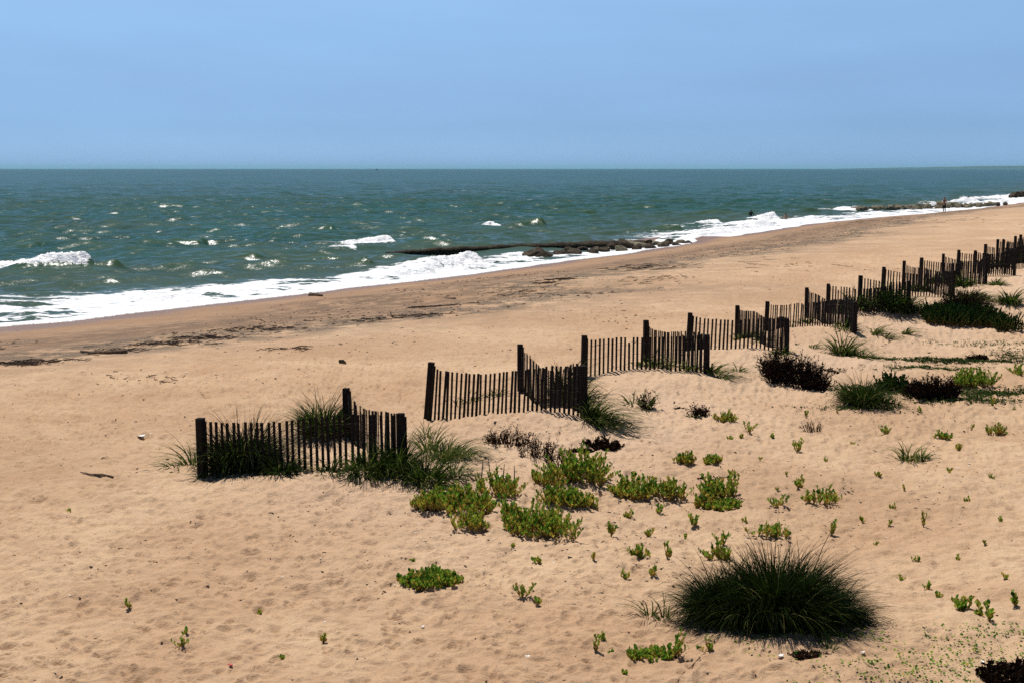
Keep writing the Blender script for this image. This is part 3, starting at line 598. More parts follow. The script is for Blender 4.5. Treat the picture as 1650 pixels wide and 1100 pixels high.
# ---------------------------------------------------------------- leafy succulent shrubs
def leaf_set(P, D, Lf, Wf):
    """pointed folded leaves: P roots, D unit directions"""
    n = len(P); up = np.array([0, 0, 1.0]); sd = np.cross(D, up + rng.normal(size=(n, 3)) * .5); sd /= np.linalg.norm(sd, axis=1)[:, None] + 1e-9
    nr = np.cross(sd, D); L = Lf[:, None]; Wd = Wf[:, None]; c = L * .12
    v = [P, P + D * L * .35 - sd * Wd * .42 + nr * c, P + D * L * .72 - sd * Wd * .5 + nr * c, P + D * L, P + D * L * .72 + sd * Wd * .5 + nr * c, P + D * L * .35 + sd * Wd * .42 + nr * c]
    V = np.stack(v, 1).reshape(-1, 3); b = np.arange(n)[:, None] * 6
    return V, np.concatenate([b + [[0, 5, 4, 3]], b + [[0, 3, 2, 1]]])
SHG = 'green leafy beach shrubs'
def shrub(label, patches, yellow=.35, leaf=.048, dens=1.0, mat='leaf', group=SHG, name='leafy_shrub', lean=0.0, bare=.18):
    P0 = ground(patches[0][0], patches[0][1]); st = MB(); LP, LD, LL, LW, LT = [], [], [], [], []
    for cx, by, w, h in patches:
        P = ground(cx, by); m = mpp(P); W = w * m; sd = 4.4 / P.y
        Dm = min(W * .62, 1.3, h * m * .55 / sd); Hh = max(h * m - Dm * sd, h * m * .5)
        nr = max(2, int(dens * (W * Dm) * 42 / max(Hh, .12) * .62)) if W > .26 else 1
        for q in range(nr):
            a = random.random() * 6.283; rr = math.sqrt(random.random()) if nr > 1 else 0
            x, y = P.x + math.cos(a) * rr * W * .43, P.y + Dm * .5 + math.sin(a) * rr * Dm * .45
            z = float(H(np.array([x]), np.array([y]), False)[0]) - .02
            fall = (1 - .42 * rr ** 2)
            for k in range(random.randint(2, 5) if nr > 1 else random.randint(5, 8) if W > .1 else 4):
                L = Hh * random.uniform(.55, 1.2) * fall; aa = random.random() * 6.283; til = random.uniform(.12, 1.05) if nr > 1 else random.uniform(.1, max(.25, min(1.15, W / max(Hh, .01) * .8)))
                dx, dy = math.cos(aa) * math.sin(til) + lean, math.sin(aa) * math.sin(til); pts = []
                for i in range(5):
                    t = i / 4; pts.append(Vector((x + dx * L * t * (1 + .15 * t), y + dy * L * t, z + L * (math.cos(til) * t + .12 * t * t))) + Vector((random.gauss(0, .006), random.gauss(0, .006), 0)) * (i > 0))
                st.tube([p - P0 for p in pts], [.0045, .0042, .0035, .003, .002], 4)
                nl = max(5, int(L * (1 - bare) / .0135 * .9))
                for j in range(nl):
                    t = bare + (1 - bare) * ((j + random.random() * .7) / nl) ** .75; f = min(t, .999) * 4; i = int(f); p = pts[i].lerp(pts[i + 1], f - i)
                    ang = j * 2.4 + random.random() * .8; e = .75 - .45 * t + random.gauss(0, .15)
                    d = Vector((math.cos(ang) * math.sin(e), math.sin(ang) * math.sin(e), math.cos(e)))
                    LP.append(p - P0); LD.append(d.normalized()); s_ = leaf * 1.2 * random.uniform(.65, 1.2) * (1 - .3 * (t - .6) ** 2)
                    LL.append(s_); LW.append(s_ * random.uniform(.46, .66))
                    LT.append(min(1, max(0, .53 + random.gauss(0, .16) + (.50 * random.random() + .22 if random.random() < (yellow + .12) * (2.1 - 2.0 * t) else 0))))
    root = empty(name, P0, label, 'shrub', group)
    st.build('stems', M['stem'], root)
    V, Q = leaf_set(np.array(LP), np.array(LD), np.array(LL), np.array(LW))
    link('leaves', npmesh('leaves', V, Q, None, M[mat], dict(tone=np.repeat(np.array(LT), 6)), False), root)
    return root
shrub('widest yellow green leafy mat, right below the corner of the leftmost fence', [(735, 832, 140, 58), (690, 826, 60, 36), (800, 806, 70, 50), (755, 857, 65, 40)], .62)
shrub('dark green leafy mat with ragged top, lower right of the widest mat', [(868, 868, 125, 68), (915, 872, 40, 58), (820, 845, 50, 50)], .40)
shrub('tall dense green bush behind the leafy mats, below brown dead stems', [(940, 785, 85, 66), (905, 780, 50, 50)], .38, dens=1.4)
shrub('leafy green row between the dense bush and the ragged dark mat', [(905, 822, 90, 42), (950, 822, 40, 32)], .42)
shrub('yellowish leafy tuft at the left foot of the dense bush', [(882, 790, 56, 36)], .75)
shrub('wide green leafy patch with trailing yellow base, right of the dense bush', [(1030, 808, 85, 46), (1085, 808, 55, 42), (1000, 800, 40, 26)], .45)
shrub('tall bushy green shrub with yellow foot, right of the wide leafy patch', [(1172, 808, 75, 52), (1170, 824, 70, 22)], .42)
shrub('slim yellow green shrub between the wide patch and the tall bushy shrub', [(1132, 820, 34, 30), (1140, 806, 20, 24)], .6)
shrub('small yellow green shrub row on the upper sand, above the tall bushy shrub', [(1110, 750, 40, 24), (1150, 748, 40, 18)], .6)
shrub('lone oval green shrub on the bare sand of the lower middle', [(692, 952, 112, 46)], .30, dens=1.3)
shrub('twin headed green shrub behind the largest tussock', [(1222, 866, 28, 26), (1248, 868, 42, 34)], .36)
shrub('upright three tiered green shrub touching the top of the largest tussock', [(1160, 905, 40, 34), (1165, 880, 22, 26)], .3)
shrub('rounded dark green shrublet left of the little yellow tree shaped plant', [(1033, 900, 38, 26)], .22)
shrub('little yellow tree shaped plant on a bare stalk', [(1077, 906, 18, 32)], .85, bare=.5)
shrub('brownish yellow low shrublet left of the largest tussock', [(1053, 932, 36, 28)], .8, mat='leaf')
shrub('split three stemmed seedling on bare sand, right of the lone oval shrub', [(842, 968, 24, 34), (867, 972, 10, 12)], .4)
shrub('small flat green shrublet between the oval shrub and the ragged mat', [(868, 910, 24, 14)], .25)
shrub('low two part green shrub at the right of the bushy shrubs', [(1310, 812, 32, 26), (1335, 814, 38, 32)], .4)
shrub('small round green shrub just behind the low two part shrub', [(1292, 791, 27, 21)], .4)
shrub('compact dark green shrublet left of the low two part shrub', [(1253, 819, 28, 24)], .22)
shrub('single green sprig on sand above the right end of the largest tussock', [(1340, 864, 13, 22)], .15)
shrub('single green sprig below the tall bushy shrub', [(1121, 850, 15, 21)], .25)
shrub('thin yellow green sprig below the wide leafy patch', [(985, 864, 20, 27)], .6)
shrub('tiny flat sprig left of the upright three tiered shrub', [(1045, 866, 20, 14)], .5)
shrub('small sprig directly below the wide leafy patch', [(1012, 836, 22, 15)], .4)
shrub('slanted sprig below the right end of the wide leafy patch', [(1062, 830, 20, 18)], .4, lean=.3)
shrub('spreading green shrub in front of the largest tussock, two uneven halves', [(1045, 1068, 62, 36), (1090, 1062, 42, 46), (1065, 1068, 50, 26)], .34)
shrub('pale thin leaved shrublet at the front left corner of the largest tussock', [(1143, 1054, 36, 28)], .5)
for a, b, w_, h_, t in [(290, 1044, 25, 21, 'larger of two green seedlings standing together on the lower left sand'), (297, 1026, 14, 19, 'smaller seedling just behind the larger one on the lower left sand'),
    (207, 979, 13, 15, 'lone green seedling farthest left on the lower sand'), (418, 990, 14, 13, 'lone star shaped seedling right of the paired seedlings'), (110, 827, 8, 8, 'tiny dark seedling on the left sand below a thin stick'),
    (960, 1053, 12, 30, 'slanting tall seedling left of the spreading front shrub'), (973, 1038, 12, 20, 'straight tall seedling behind the slanting one'), (985, 1056, 13, 11, 'short seedling at the foot of two taller seedlings'),
    (521, 1034, 8, 14, 'faint thin seedling on the sand left of centre bottom'), (455, 1060, 14, 6, 'flat dark seedling near the bottom left of centre'), (1005, 1086, 14, 9, 'flat seedling at the bottom edge below the tall seedlings'),
    (1490, 851, 13, 27, 'upright yellow green seedling alone on the right sand'), (1478, 906, 13, 13, 'small dark seedling right of the largest tussock top'), (1496, 950, 14, 16, 'thin brown green seedling right of the largest tussock'),
    (1512, 964, 13, 15, 'leaning seedling left of the sprawling right edge plant'), (1418, 768, 14, 9, 'tiny flat green seedling below the sparse light tuft'),
    (1520, 709, 29, 17, 'neat round green rosette right of the sparse light tuft'), (1428, 700, 20, 15, 'small green rosette left of the sparse light tuft'), (1610, 702, 38, 22, 'yellow green straggly plant near the right edge'),
    (1168, 681, 36, 22, 'yellow green rosette on the pale sand below the third fence'), (1207, 699, 16, 19, 'small upright plant right of the yellow green rosette'), (1287, 729, 15, 19, 'small upright plant below the dry grey tuft'),
    (1178, 712, 14, 10, 'tiny plant below the yellow green rosette'), (1195, 706, 10, 6, 'flat dark speck of a plant beside the upright plant'), (1300, 673, 9, 12, 'tiny sprig above the dry grey tuft'), (1600, 656, 9, 17, 'thin green sprig near the right edge, below the creeping mat'),
    (1546, 726, 12, 11, 'tiny yellow seedling below the round rosette'), (826, 884, 24, 10, 'flat yellowish seedling below the ragged dark mat'), (1245, 706, 12, 6, 'flat green plantlet left of the dry grey tuft'), (665, 906, 9, 6, 'tiny flat plantlet above the lone oval shrub')]:
    shrub(t, [(a, b, w_, h_)], .3 if 'yellow' not in t else .8, .038 if b > 800 else .045, group='seedlings on the sand', name='seedling')
SPROUTS = [shrub('tiny green sprout among many alike on the right hand sand', [q], .35, .04, group='tiny sprouts on the right sand', name='sprout') for q in ((1530, 762, 10, 10), (1392, 842, 10, 9), (1440, 822, 9, 11))]
for k, (a, b) in enumerate([(1225, 742), (1270, 768), (1330, 742), (1372, 716), (1455, 792), (1560, 806), (1600, 770), (1565, 690), (1480, 664), (1410, 880), (1590, 880), (1545, 900), (1620, 930), (1100, 868), (1200, 842), (1180, 764), (960, 900), (1005, 930), (1250, 790), (1350, 668), (1635, 660), (1455, 930), (1430, 850), (1610, 840)]):
    src = SPROUTS[k % 3]; o = src.copy(); C.objects.link(o); o.location = ground(a, b); o.rotation_euler = (0, 0, k * 1.3); o.scale = (.7 + .05 * (k % 9),) * 3
    for ch in src.children: c = ch.copy(); C.objects.link(c); c.parent = o
shrub('sprawling green plant on crooked stems at the right edge below the tussock line', [(1565, 985, 44, 32), (1598, 1002, 32, 34), (1640, 978, 18, 26), (1580, 994, 30, 14)], .12, .05)
shrub('rounded green bush right of the dark brown bush, by the creeping mat', [(1572, 626, 62, 32), (1590, 624, 30, 30)], .22, mat='leaf', dens=1.3)
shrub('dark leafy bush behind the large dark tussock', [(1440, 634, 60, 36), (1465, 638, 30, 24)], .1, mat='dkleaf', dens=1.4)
shrub('small green bush cut by the right edge above the creeping mat', [(1642, 606, 26, 20)], .2)
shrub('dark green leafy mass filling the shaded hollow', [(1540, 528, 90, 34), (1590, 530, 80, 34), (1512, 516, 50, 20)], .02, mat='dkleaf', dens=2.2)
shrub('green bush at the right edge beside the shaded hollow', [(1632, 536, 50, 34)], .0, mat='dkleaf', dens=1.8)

# ---------------------------------------------------------------- dry brown shrubs and sticks
def dry(label, patches, dens=1.0, name='dry_shrub', flat=0.0, leafy=.5, cat='dry shrub', group='dry brown shrubs', tone=.35):
    P0 = ground(patches[0][0], patches[0][1]); mb = MB(); LP, LD = [], []
    for cx, by, w, h in patches:
        P = ground(cx, by); m = mpp(P); W = w * m; sd = 4.4 / P.y; Dm = min(W * .5, 1.0, h * m * .5 / sd); Hh = max(h * m - Dm * sd * .7, h * m * .55)
        for q in range(max(8, int(dens * W * 130))):
            a = random.random() * 6.283; rr = math.sqrt(random.random()); x, y = P.x + math.cos(a) * rr * W * .42, P.y + Dm * .5 + math.sin(a) * rr * Dm * .45
            z = float(H(np.array([x]), np.array([y]), False)[0]) - .03; L = Hh * random.uniform(.5, 1.15) * (1 - .35 * rr * rr)
            til = random.uniform(0, .5) * (.5 if leafy < .3 else 1) + flat * random.uniform(.6, 1.1) + .35 * rr; d = Vector((math.cos(a + random.gauss(0, .6)) * math.sin(til), math.sin(a + random.gauss(0, .6)) * math.sin(til), math.cos(til)))
            p = Vector((x, y, z)); pts = [p]
            for i in range(3): d = (d + Vector((random.gauss(0, .16), random.gauss(0, .16), .05))).normalized(); p = p + d * L / 3; pts.append(p)
            r0 = max(.0045, m * .32); mb.tube([k - P0 for k in pts], [r0, r0 * .9, r0 * .7, r0 * .4], 4)
            for i in range(random.randint(2, 5)):
                t = random.uniform(.3, 1) * 3; j = min(int(t), 2); b = pts[j].lerp(pts[j + 1], t - j); e = (d + Vector((random.gauss(0, .7), random.gauss(0, .7), random.gauss(.1, .4)))).normalized()
                mb.tube([b - P0, b + e * L * random.uniform(.12, .3) - P0], [r0 * .6, r0 * .3], 3)
                for g in range(int(leafy * 6)): LP.append(b + e * L * .2 * random.random() - P0); LD.append((e + Vector((random.gauss(0, .6), random.gauss(0, .6), random.gauss(0, .6)))).normalized())
    root = empty(name, P0, label, cat, group)
    ob = mb.build('twigs', M['dead'], root)
    n = len(ob.data.vertices); at = ob.data.attributes.new('tone', 'FLOAT', 'POINT'); at.data.foreach_set('value', np.clip(tone + rng.normal(size=n) * .08, 0, 1).astype(np.float32))
    if LP:
        k = len(LP); V, Q = leaf_set(np.array(LP), np.array(LD), .03 + .02 * rng.random(k), .012 + .008 * rng.random(k))
        link('withered_leaves', npmesh('withered_leaves', V, Q, None, M['dead'], dict(tone=np.repeat(np.clip(tone + .05 + rng.normal(size=k) * .22, 0, 1), 6)), False), root)
    return root
dry('round dark brown bush on the pale sand below the fourth fence', [(1285, 625, 95, 60), (1260, 612, 50, 50), (1315, 630, 40, 36)], 1.8, leafy=1.2, tone=.12)
dry('row of thin brown dead stems above the dense green bush', [(825, 722, 80, 38), (870, 740, 70, 46), (905, 755, 60, 46), (800, 716, 40, 30)], .9, leafy=.17, tone=.3)
dry('low dark red brown heap of dead stems right of the brown stem row', [(972, 724, 62, 22), (940, 728, 50, 8)], 1.4, flat=.5, leafy=1.2, tone=.25)
dry('dark brown bush between the leafy bushes, right of centre', [(1510, 645, 85, 42), (1490, 640, 40, 32)], 2.0, leafy=1.4, tone=.12)
dry('brown withered bush standing over the shaded hollow', [(1565, 512, 55, 44), (1545, 508, 40, 46), (1590, 516, 26, 26)], 1.5, leafy=.9, tone=.35)
dry('thin brown litter pile behind the large dark tussock', [(1350, 600, 40, 8)], 1.2, flat=.9, leafy=.6, tone=.45)
dry('dark brown mass of dead plants in the bottom right corner', [(1625, 1102, 80, 42), (1648, 1090, 40, 36)], 1.6, flat=.4, leafy=1.4, tone=.2)
dry('flat reddish brown heap of dead weed in front of the largest tussock', [(1305, 1058, 66, 14)], 2.0, flat=1.0, leafy=1.2, tone=.55)
dry('dry grey brown grass tuft alone on the right sand', [(1312, 697, 30, 26), (1296, 690, 16, 10)], .9, leafy=.1, tone=.7)
dry('dark dry stalks on the pale mound right of the second fence', [(1126, 671, 26, 24), (1098, 662, 24, 8)], 1.3, leafy=.5, tone=.25)
dry('dark dry stalk rising beside thin blades near the second fence corner', [(1042, 660, 16, 36)], 1.6, leafy=.6, tone=.25)
dry('scattered brown dead twigs below the small yellow green shrub row', [(1150, 772, 70, 8), (1200, 762, 50, 8)], .5, flat=1.1, leafy=.4, tone=.5)
dry('low brown clump of weeds on the creeping mat', [(1578, 580, 34, 12)], 1.5, flat=.4, leafy=1.0, tone=.25)
for a, b, h_, lx, t in [(773, 790, 46, .12, 'leftmost upright dead stick of the four beside the widest leafy mat'), (790, 790, 52, -.06, 'tallest thin upright dead stick beside the widest leafy mat'), (808, 778, 32, .15, 'short leaning dead stick right of the tallest one'), (827, 786, 36, .05, 'rightmost upright dead stick beside the widest leafy mat')]:
    P = ground(a, b); m = mpp(P); mb = MB(); L = h_ * m
    mb.tube([(0, 0, -.05), (lx * L * .5 + .008, 0, L * .5), (lx * L, .01, L)], [m * 1.1, m * .95, m * .55], 6); tag(mb.build('dead_stick', M['drift'], None, True, P), t, 'stick', 'upright dead sticks')

# ---------------------------------------------------------------- ground cover and litter nobody could count
def flat_leaves(zones, name, mat, label, cat, size=.035):
    LP, LD, T = [], [], []
    for cx, by, w, h, n, tn in zones:
        for k in range(n):
            a = cx + random.gauss(0, w / 2.6); b = by + random.gauss(0, h / 2.6)
            if b < 540: continue
            g = plane(a, b, 1.85); x = np.array([g[0]]); y = np.array([g[1]]); p = Vector((g[0], g[1], float(H(x, y)[0]) + .006))
            for j in range(random.randint(2, 5)):
                an = random.random() * 6.28; LP.append(p + Vector((random.gauss(0, .035), random.gauss(0, .035), random.random() * .02))); LD.append(Vector((math.cos(an), math.sin(an), random.uniform(.05, .6))).normalized()); T.append(min(1, max(0, random.gauss(tn, .17))))
    k = len(LP); s_ = size * (.6 + .7 * rng.random(k)); P0 = np.array(LP[0])
    V, Q = leaf_set(np.array(LP) - P0, np.array(LD), s_, s_ * .75)
    return tag(link(name, npmesh(name, V, Q, None, M[mat], dict(tone=np.repeat(T, 6)), False), None, P0), label, cat, None, 'stuff')
flat_leaves([(1560, 1060, 260, 60, 130, .45), (1250, 1040, 150, 30, 40, .5), (1480, 1085, 260, 30, 80, .45), (1580, 1020, 140, 24, 40, .4), (1350, 1030, 90, 14, 50, .6)], 'pennywort', 'leaf',
            'small round green and yellow leaves scattered over the lower right sand', 'ground cover', .026)
flat_leaves([(1540, 579, 170, 5, 924, 0.25), (1600, 626, 150, 8, 924, 0.30), (1420, 622, 120, 9, 572, 0.30), (1495, 592, 110, 4, 264, 0.40), (1630, 570, 60, 10, 220, 0.30), (1560, 640, 120, 6, 352, 0.30), (1420, 578, 60, 5, 110, 0.45), (1380, 632, 50, 5, 132, 0.45), (1580, 552, 110, 5, 132, 0.45), (1390, 654, 110, 4, 132, 0.50)], 'creeping_mat', 'mat',
            'thin green creeping plants matting the sand on the right', 'ground cover', .04)
def chips(name, x, y, sz, mat, tone, label, cat, flat=.4):
    n = len(x); z = H(x, y); a = rng.random(n) * 6.283; e = 1 + 1.6 * rng.random(n) ** 2
    c, s_ = np.cos(a), np.sin(a); V = []
    for i, j, k in ((-1, -.8, 0), (1, -.6, 0), (.8, 1, 0), (-.9, .7, 0), (.1, .1, 1)):
        u = i * sz * e * (.7 + .6 * rng.random(n)); v = j * sz * (.7 + .6 * rng.random(n)); V.append(np.stack([x + u * c - v * s_, y + u * s_ + v * c, z - .004 + k * sz * flat * (.5 + rng.random(n))], -1))
    V = np.stack(V, 1); P0 = V[0, 0].copy(); b = np.arange(n)[:, None] * 5
    T = np.concatenate([b + [[0, 1, 4]], b + [[1, 2, 4]], b + [[2, 3, 4]], b + [[3, 0, 4]]])
    return tag(link(name, npmesh(name, V.reshape(-1, 3) - P0, None, T, M[mat], dict(tone=np.repeat(tone, 5)), False), None, P0), label, cat, None, 'stuff')
def area(n, y0, y1, dens=None):
    y = y0 + (y1 - y0) * rng.random(n * 5); x = (rng.random(n * 5) - .5) * y * .95; k = shore(x, y) > 14
    if dens is not None: k &= rng.random(n * 5) < dens(x, y)
    return x[k][:n], y[k][:n]
dn = lambda x, y: .12 + .88 * sstep(.42, .62, fbm(x * .45, y * .45, 3, 700)) * (.35 + .65 * sstep(-3.5, 2, x + (15 - y) * .3))
x, y = area(7000, 9.5, 24, dn); x2, y2 = area(3000, 24, 60, lambda x, y: .15 + .85 * sstep(.45, .62, fbm(x * .3, y * .2, 3, 702)))
x = np.concatenate([x, x2]); y = np.concatenate([y, y2]); n = len(x)
chips('beach_litter', x, y, (.005 + .013 * rng.random(n) ** 2.4) * (1 + sstep(20, 40, y) * 1.4), 'chip', np.clip(.25 + rng.normal(size=n) * .28, 0, 1), 'dark chips of bark and seaweed littering the dry sand', 'litter')
x, y = area(520, 9.5, 24, dn); xs2 = rng.normal(size=420) * 1.0 + 6.6; ys2 = rng.normal(size=420) * 1.1 + 18.2; k = rng.random(420) < .9
x = np.concatenate([x, xs2[k]]); y = np.concatenate([y, ys2[k]]); x3, y3 = area(160, 24, 50); x = np.concatenate([x, x3]); y = np.concatenate([y, y3]); n = len(x)
chips('shell_fragments', x, y, (.004 + .009 * rng.random(n) ** 2) * (1 + .8 * sstep(22, 40, y)), 'shell', np.ones(n), 'white broken shells scattered over the sand', 'shells', .35)
# strand line: pebbles, then weed and reed stems
yy = 30 + 190 * rng.random(9000) ** 1.6; off = np.where(rng.random(9000) < .5, 13.5 + rng.normal(size=9000) * 1.3, 8.8 + rng.normal(size=9000) * 2.0)
xx = np.interp(yy, SY, SX) + off * np.sqrt(1 + np.interp(yy, SY, SSL) ** 2); k = fbm(xx * .16, yy * .16, 3, 710) > .47; xx, yy = xx[k], yy[k]; n = len(xx)
chips('pebbles', xx, yy, .022 + .035 * rng.random(n) ** 2, 'chip', np.clip(.52 + rng.normal(size=n) * .30, 0, 1), 'grey and brown pebbles in bands along the tide line', 'pebbles', .6)
mb = MB(); P0 = Vector(plane(150, 570, 1.4) + (1.4,))
def strand(px, py, n, sx, sy, ang, lmin=.1, lmax=.5, rad=1.0):
    for k in range(n):
        g = plane(px + random.gauss(0, sx), py + random.gauss(0, sy), 1.5); L = random.uniform(lmin, lmax) * random.random() ** .5; an = ang + random.gauss(0, .35); d = Vector((math.cos(an), math.sin(an), 0)); p = Vector((g[0], g[1], 0)); pts = []
        for i in range(4):
            q = p + d * L * (i / 3 - .5); q.z = float(H(np.array([q.x]), np.array([q.y]))[0]) + .012 + random.random() * .03; pts.append(q - P0); d = (d + Vector((random.gauss(0, .12), random.gauss(0, .12), 0))).normalized()
        mb.tube(pts, [.010 * rad, .012 * rad, .010 * rad, .006 * rad], 3)
for a in [(60, 585, 60, 45, 3, .75), (190, 566, 50, 30, 3, .75), (260, 553, 80, 40, 3.5, .75), (330, 542, 90, 25, 3, .8), (30, 592, 70, 26, 2.5, .7), (690, 482, 60, 22, 1.4, .25, .2, .7),
          (905, 449, 60, 12, 1.2, .2, .2, .8), (880, 453, 34, 16, 1.4, .5, .3, .9), (840, 462, 30, 24, 2.2, .55, .3, .8), (600, 512, 40, 16, 2.5, .6), (670, 506, 60, 24, 2.5, .6), (420, 524, 70, 40, 4, .7), (1045, 427, 90, 36, 3, .3, .3, 1.0), (1060, 452, 40, 30, 4, .4, .2, .9),
          (1420, 346, 40, 40, 3, .5, .5, 1.6), (1540, 360, 30, 60, 4, .4, .4, 1.5), (470, 575, 26, 22, 1.6, .2), (940, 470, 30, 60, 6, .5), (230, 625, 24, 40, 5, .4, .05, .25), (1250, 432, 24, 50, 6, .4, .3, 1.0)]: strand(*a)
me = mb.build('strand_line', M['drift'], None, False, P0)
tag(me, 'dark seaweed and reed stems washed up along the tide line', 'seaweed', None, 'stuff')
# litter one can point to
def stick(name, pts_px, rad, label, cat, lift=.02):
    g = [ground(a, b) for a, b in pts_px]; P0 = g[0].copy(); mb = MB(); k = len(g)
    mb.tube([q - P0 + Vector((0, 0, lift)) for q in g], [rad * (1 - .6 * i / (k - 1)) for i in range(k)], 7); return tag(mb.build(name, M['drift'], None, True, P0), label, cat)
stick('stick', [(182, 769), (165, 766), (147, 766), (130, 763)], .022, 'thin brown stick lying on the left sand below the tide line', 'stick')
o = stick('driftwood_branch', [(650, 513), (643, 513), (637, 514), (631, 512)], .026, 'forked dark driftwood branch on the sand above the second fence', 'driftwood', .03)
g = ground(634, 513); P0 = o.location; mb = MB(); mb.tube([g - P0 + Vector((0, 0, .03)), g - P0 + Vector((-.07, 0, .11)), g - P0 + Vector((-.12, .03, .24))], [.026, .02, .012], 6); mb.build('prong', M['drift'], o, True)
stick('stick', [(1128, 1062), (1112, 1075), (1100, 1088), (1090, 1100)], .007, 'thin long dark stem lying near the bottom in front of the largest tussock', 'stick')
stick('driftwood_log', [(205, 569), (180, 570), (150, 571), (130, 568)], .06, 'dark waterlogged log on the tide line at far left', 'driftwood', .05)
stick('driftwood_log', [(734, 482), (724, 482), (715, 481)], .03, 'thin dark log on the tide line above the second fence', 'driftwood', .03)
stick('driftwood_log', [(500, 477), (510, 477), (519, 478)], .14, 'short dark log on the wet sand at the foam edge', 'driftwood', .04)
put(ROCKS[2], 'wood_block', ground(552, 586) + Vector((0, 0, .03)), (.11, .08, .065), 'small black charred lump alone on the middle sand', 'debris')
def scrap(px, py, w_, name, mat, label, cat):
    P = ground(px, py); bm = bmesh.new(); bmesh.ops.create_grid(bm, x_segments=6, y_segments=6, size=.5)
    for v in bm.verts: v.co = Vector((v.co.x * w_ * (1 + random.gauss(0, .08)), v.co.y * w_ * .7 * (1 + random.gauss(0, .1)), .02 + .25 * w_ * (abs(v.co.x * 1.3) ** 2 + random.random() * .25)))
    me = bpy.data.meshes.new(name); bm.to_mesh(me); bm.free(); me.materials.append(M[mat]); o = link(name, me, None, P); o.rotation_euler = (0, 0, random.random() * 3); sm = o.modifiers.new('s', 'SOLIDIFY'); sm.thickness = .006; return tag(o, label, cat)
scrap(227, 704, .13, 'paper_scrap', 'paper', 'white crumpled scrap on the sand left of the leftmost fence', 'litter')
scrap(372, 1077, .04, 'plastic_scrap', 'red', 'tiny red plastic scrap on the bottom left sand', 'litter')
scrap(812, 773, .12, 'paper_scrap', 'paper', 'white scrap caught among the upright dead sticks', 'litter')
for a, b, w_, t in [(850, 1058, .06, 'large white shell on the sand near the bottom centre'), (681, 1010, .05, 'white shell below the lone oval shrub'), (1258, 1060, .075, 'white shell left of the reddish brown weed heap'), (1390, 1052, .05, 'white shell in front of the right end of the largest tussock'), (300, 602, .10, 'white shell cluster below the far left tide line'), (1583, 1068, .055, 'white shell near the lower right corner'), (636, 944, .03, 'small white shell beside the lone oval shrub'), (1145, 1016, .045, 'white shell at the left foot of the largest tussock')]:
    scrap(a, b, w_ * .7, 'shell', 'shell', t, 'shell')

# ---------------------------------------------------------------- people
def person(loc, rz, J, label, clothes=None, hairy=True):
    """J: joint positions; one continuous skinned body with fingers, clothing and hair as parts"""
    names = list(J); V = [J[k][0] for k in names]; Rd = [J[k][1] for k in names]; ix = {k: i for i, k in enumerate(names)}
    E = [(ix[J[k][2]], ix[k]) for k in names if J[k][2]]
    root = empty('person', loc, label, 'person', None, rz)
    me = bpy.data.meshes.new('body'); me.from_pydata(V, E, []); o = bpy.data.objects.new('body', me); C.objects.link(o)
    sk = o.modifiers.new('skin', 'SKIN'); sk.use_smooth_shade = True
    for i, d in enumerate(me.skin_vertices[0].data): d.radius = (Rd[i] if hasattr(Rd[i], '__len__') else (Rd[i], Rd[i])); d.use_root = (i == 0)
    o.modifiers.new('sub', 'SUBSURF').levels = 1; o.modifiers['sub'].render_levels = 1
    dg = bpy.context.evaluated_depsgraph_get(); dg.update(); m2 = bpy.data.meshes.new_from_object(o.evaluated_get(dg)); bpy.data.objects.remove(o)
    m2.name = 'body'; m2.materials.clear(); m2.materials.append(M['skin']); body = link('body', m2, root)
    def shell(name, keep, grow, mat):
        bm = bmesh.new(); bm.from_mesh(m2); bm.normal_update()
        bmesh.ops.delete(bm, geom=[f for f in bm.faces if not keep(f.calc_center_median())], context='FACES')
        for v in bm.verts: v.co += v.normal * grow
        me = bpy.data.meshes.new(name); bm.to_mesh(me); bm.free(); me.materials.append(M[mat]); link(name, me, root)
    for c in clothes or []: shell(*c)
    hd = Vector(J['head'][0])
    shell('hair', lambda c: (c - hd).length < .17 and (c.z > hd.z + .045 or (c.y > hd.y + .02 and c.z > hd.z - .07)), .012, 'hair')
    for s_ in (-1, 1):
        bm = bmesh.new(); bmesh.ops.create_uvsphere(bm, u_segments=8, v_segments=6, radius=.013); me = bpy.data.meshes.new('eye'); bm.to_mesh(me); bm.free(); me.materials.append(M['eye']); link('eye', me, root, hd + Vector((s_ * .033, -.082, .005)))
    return root
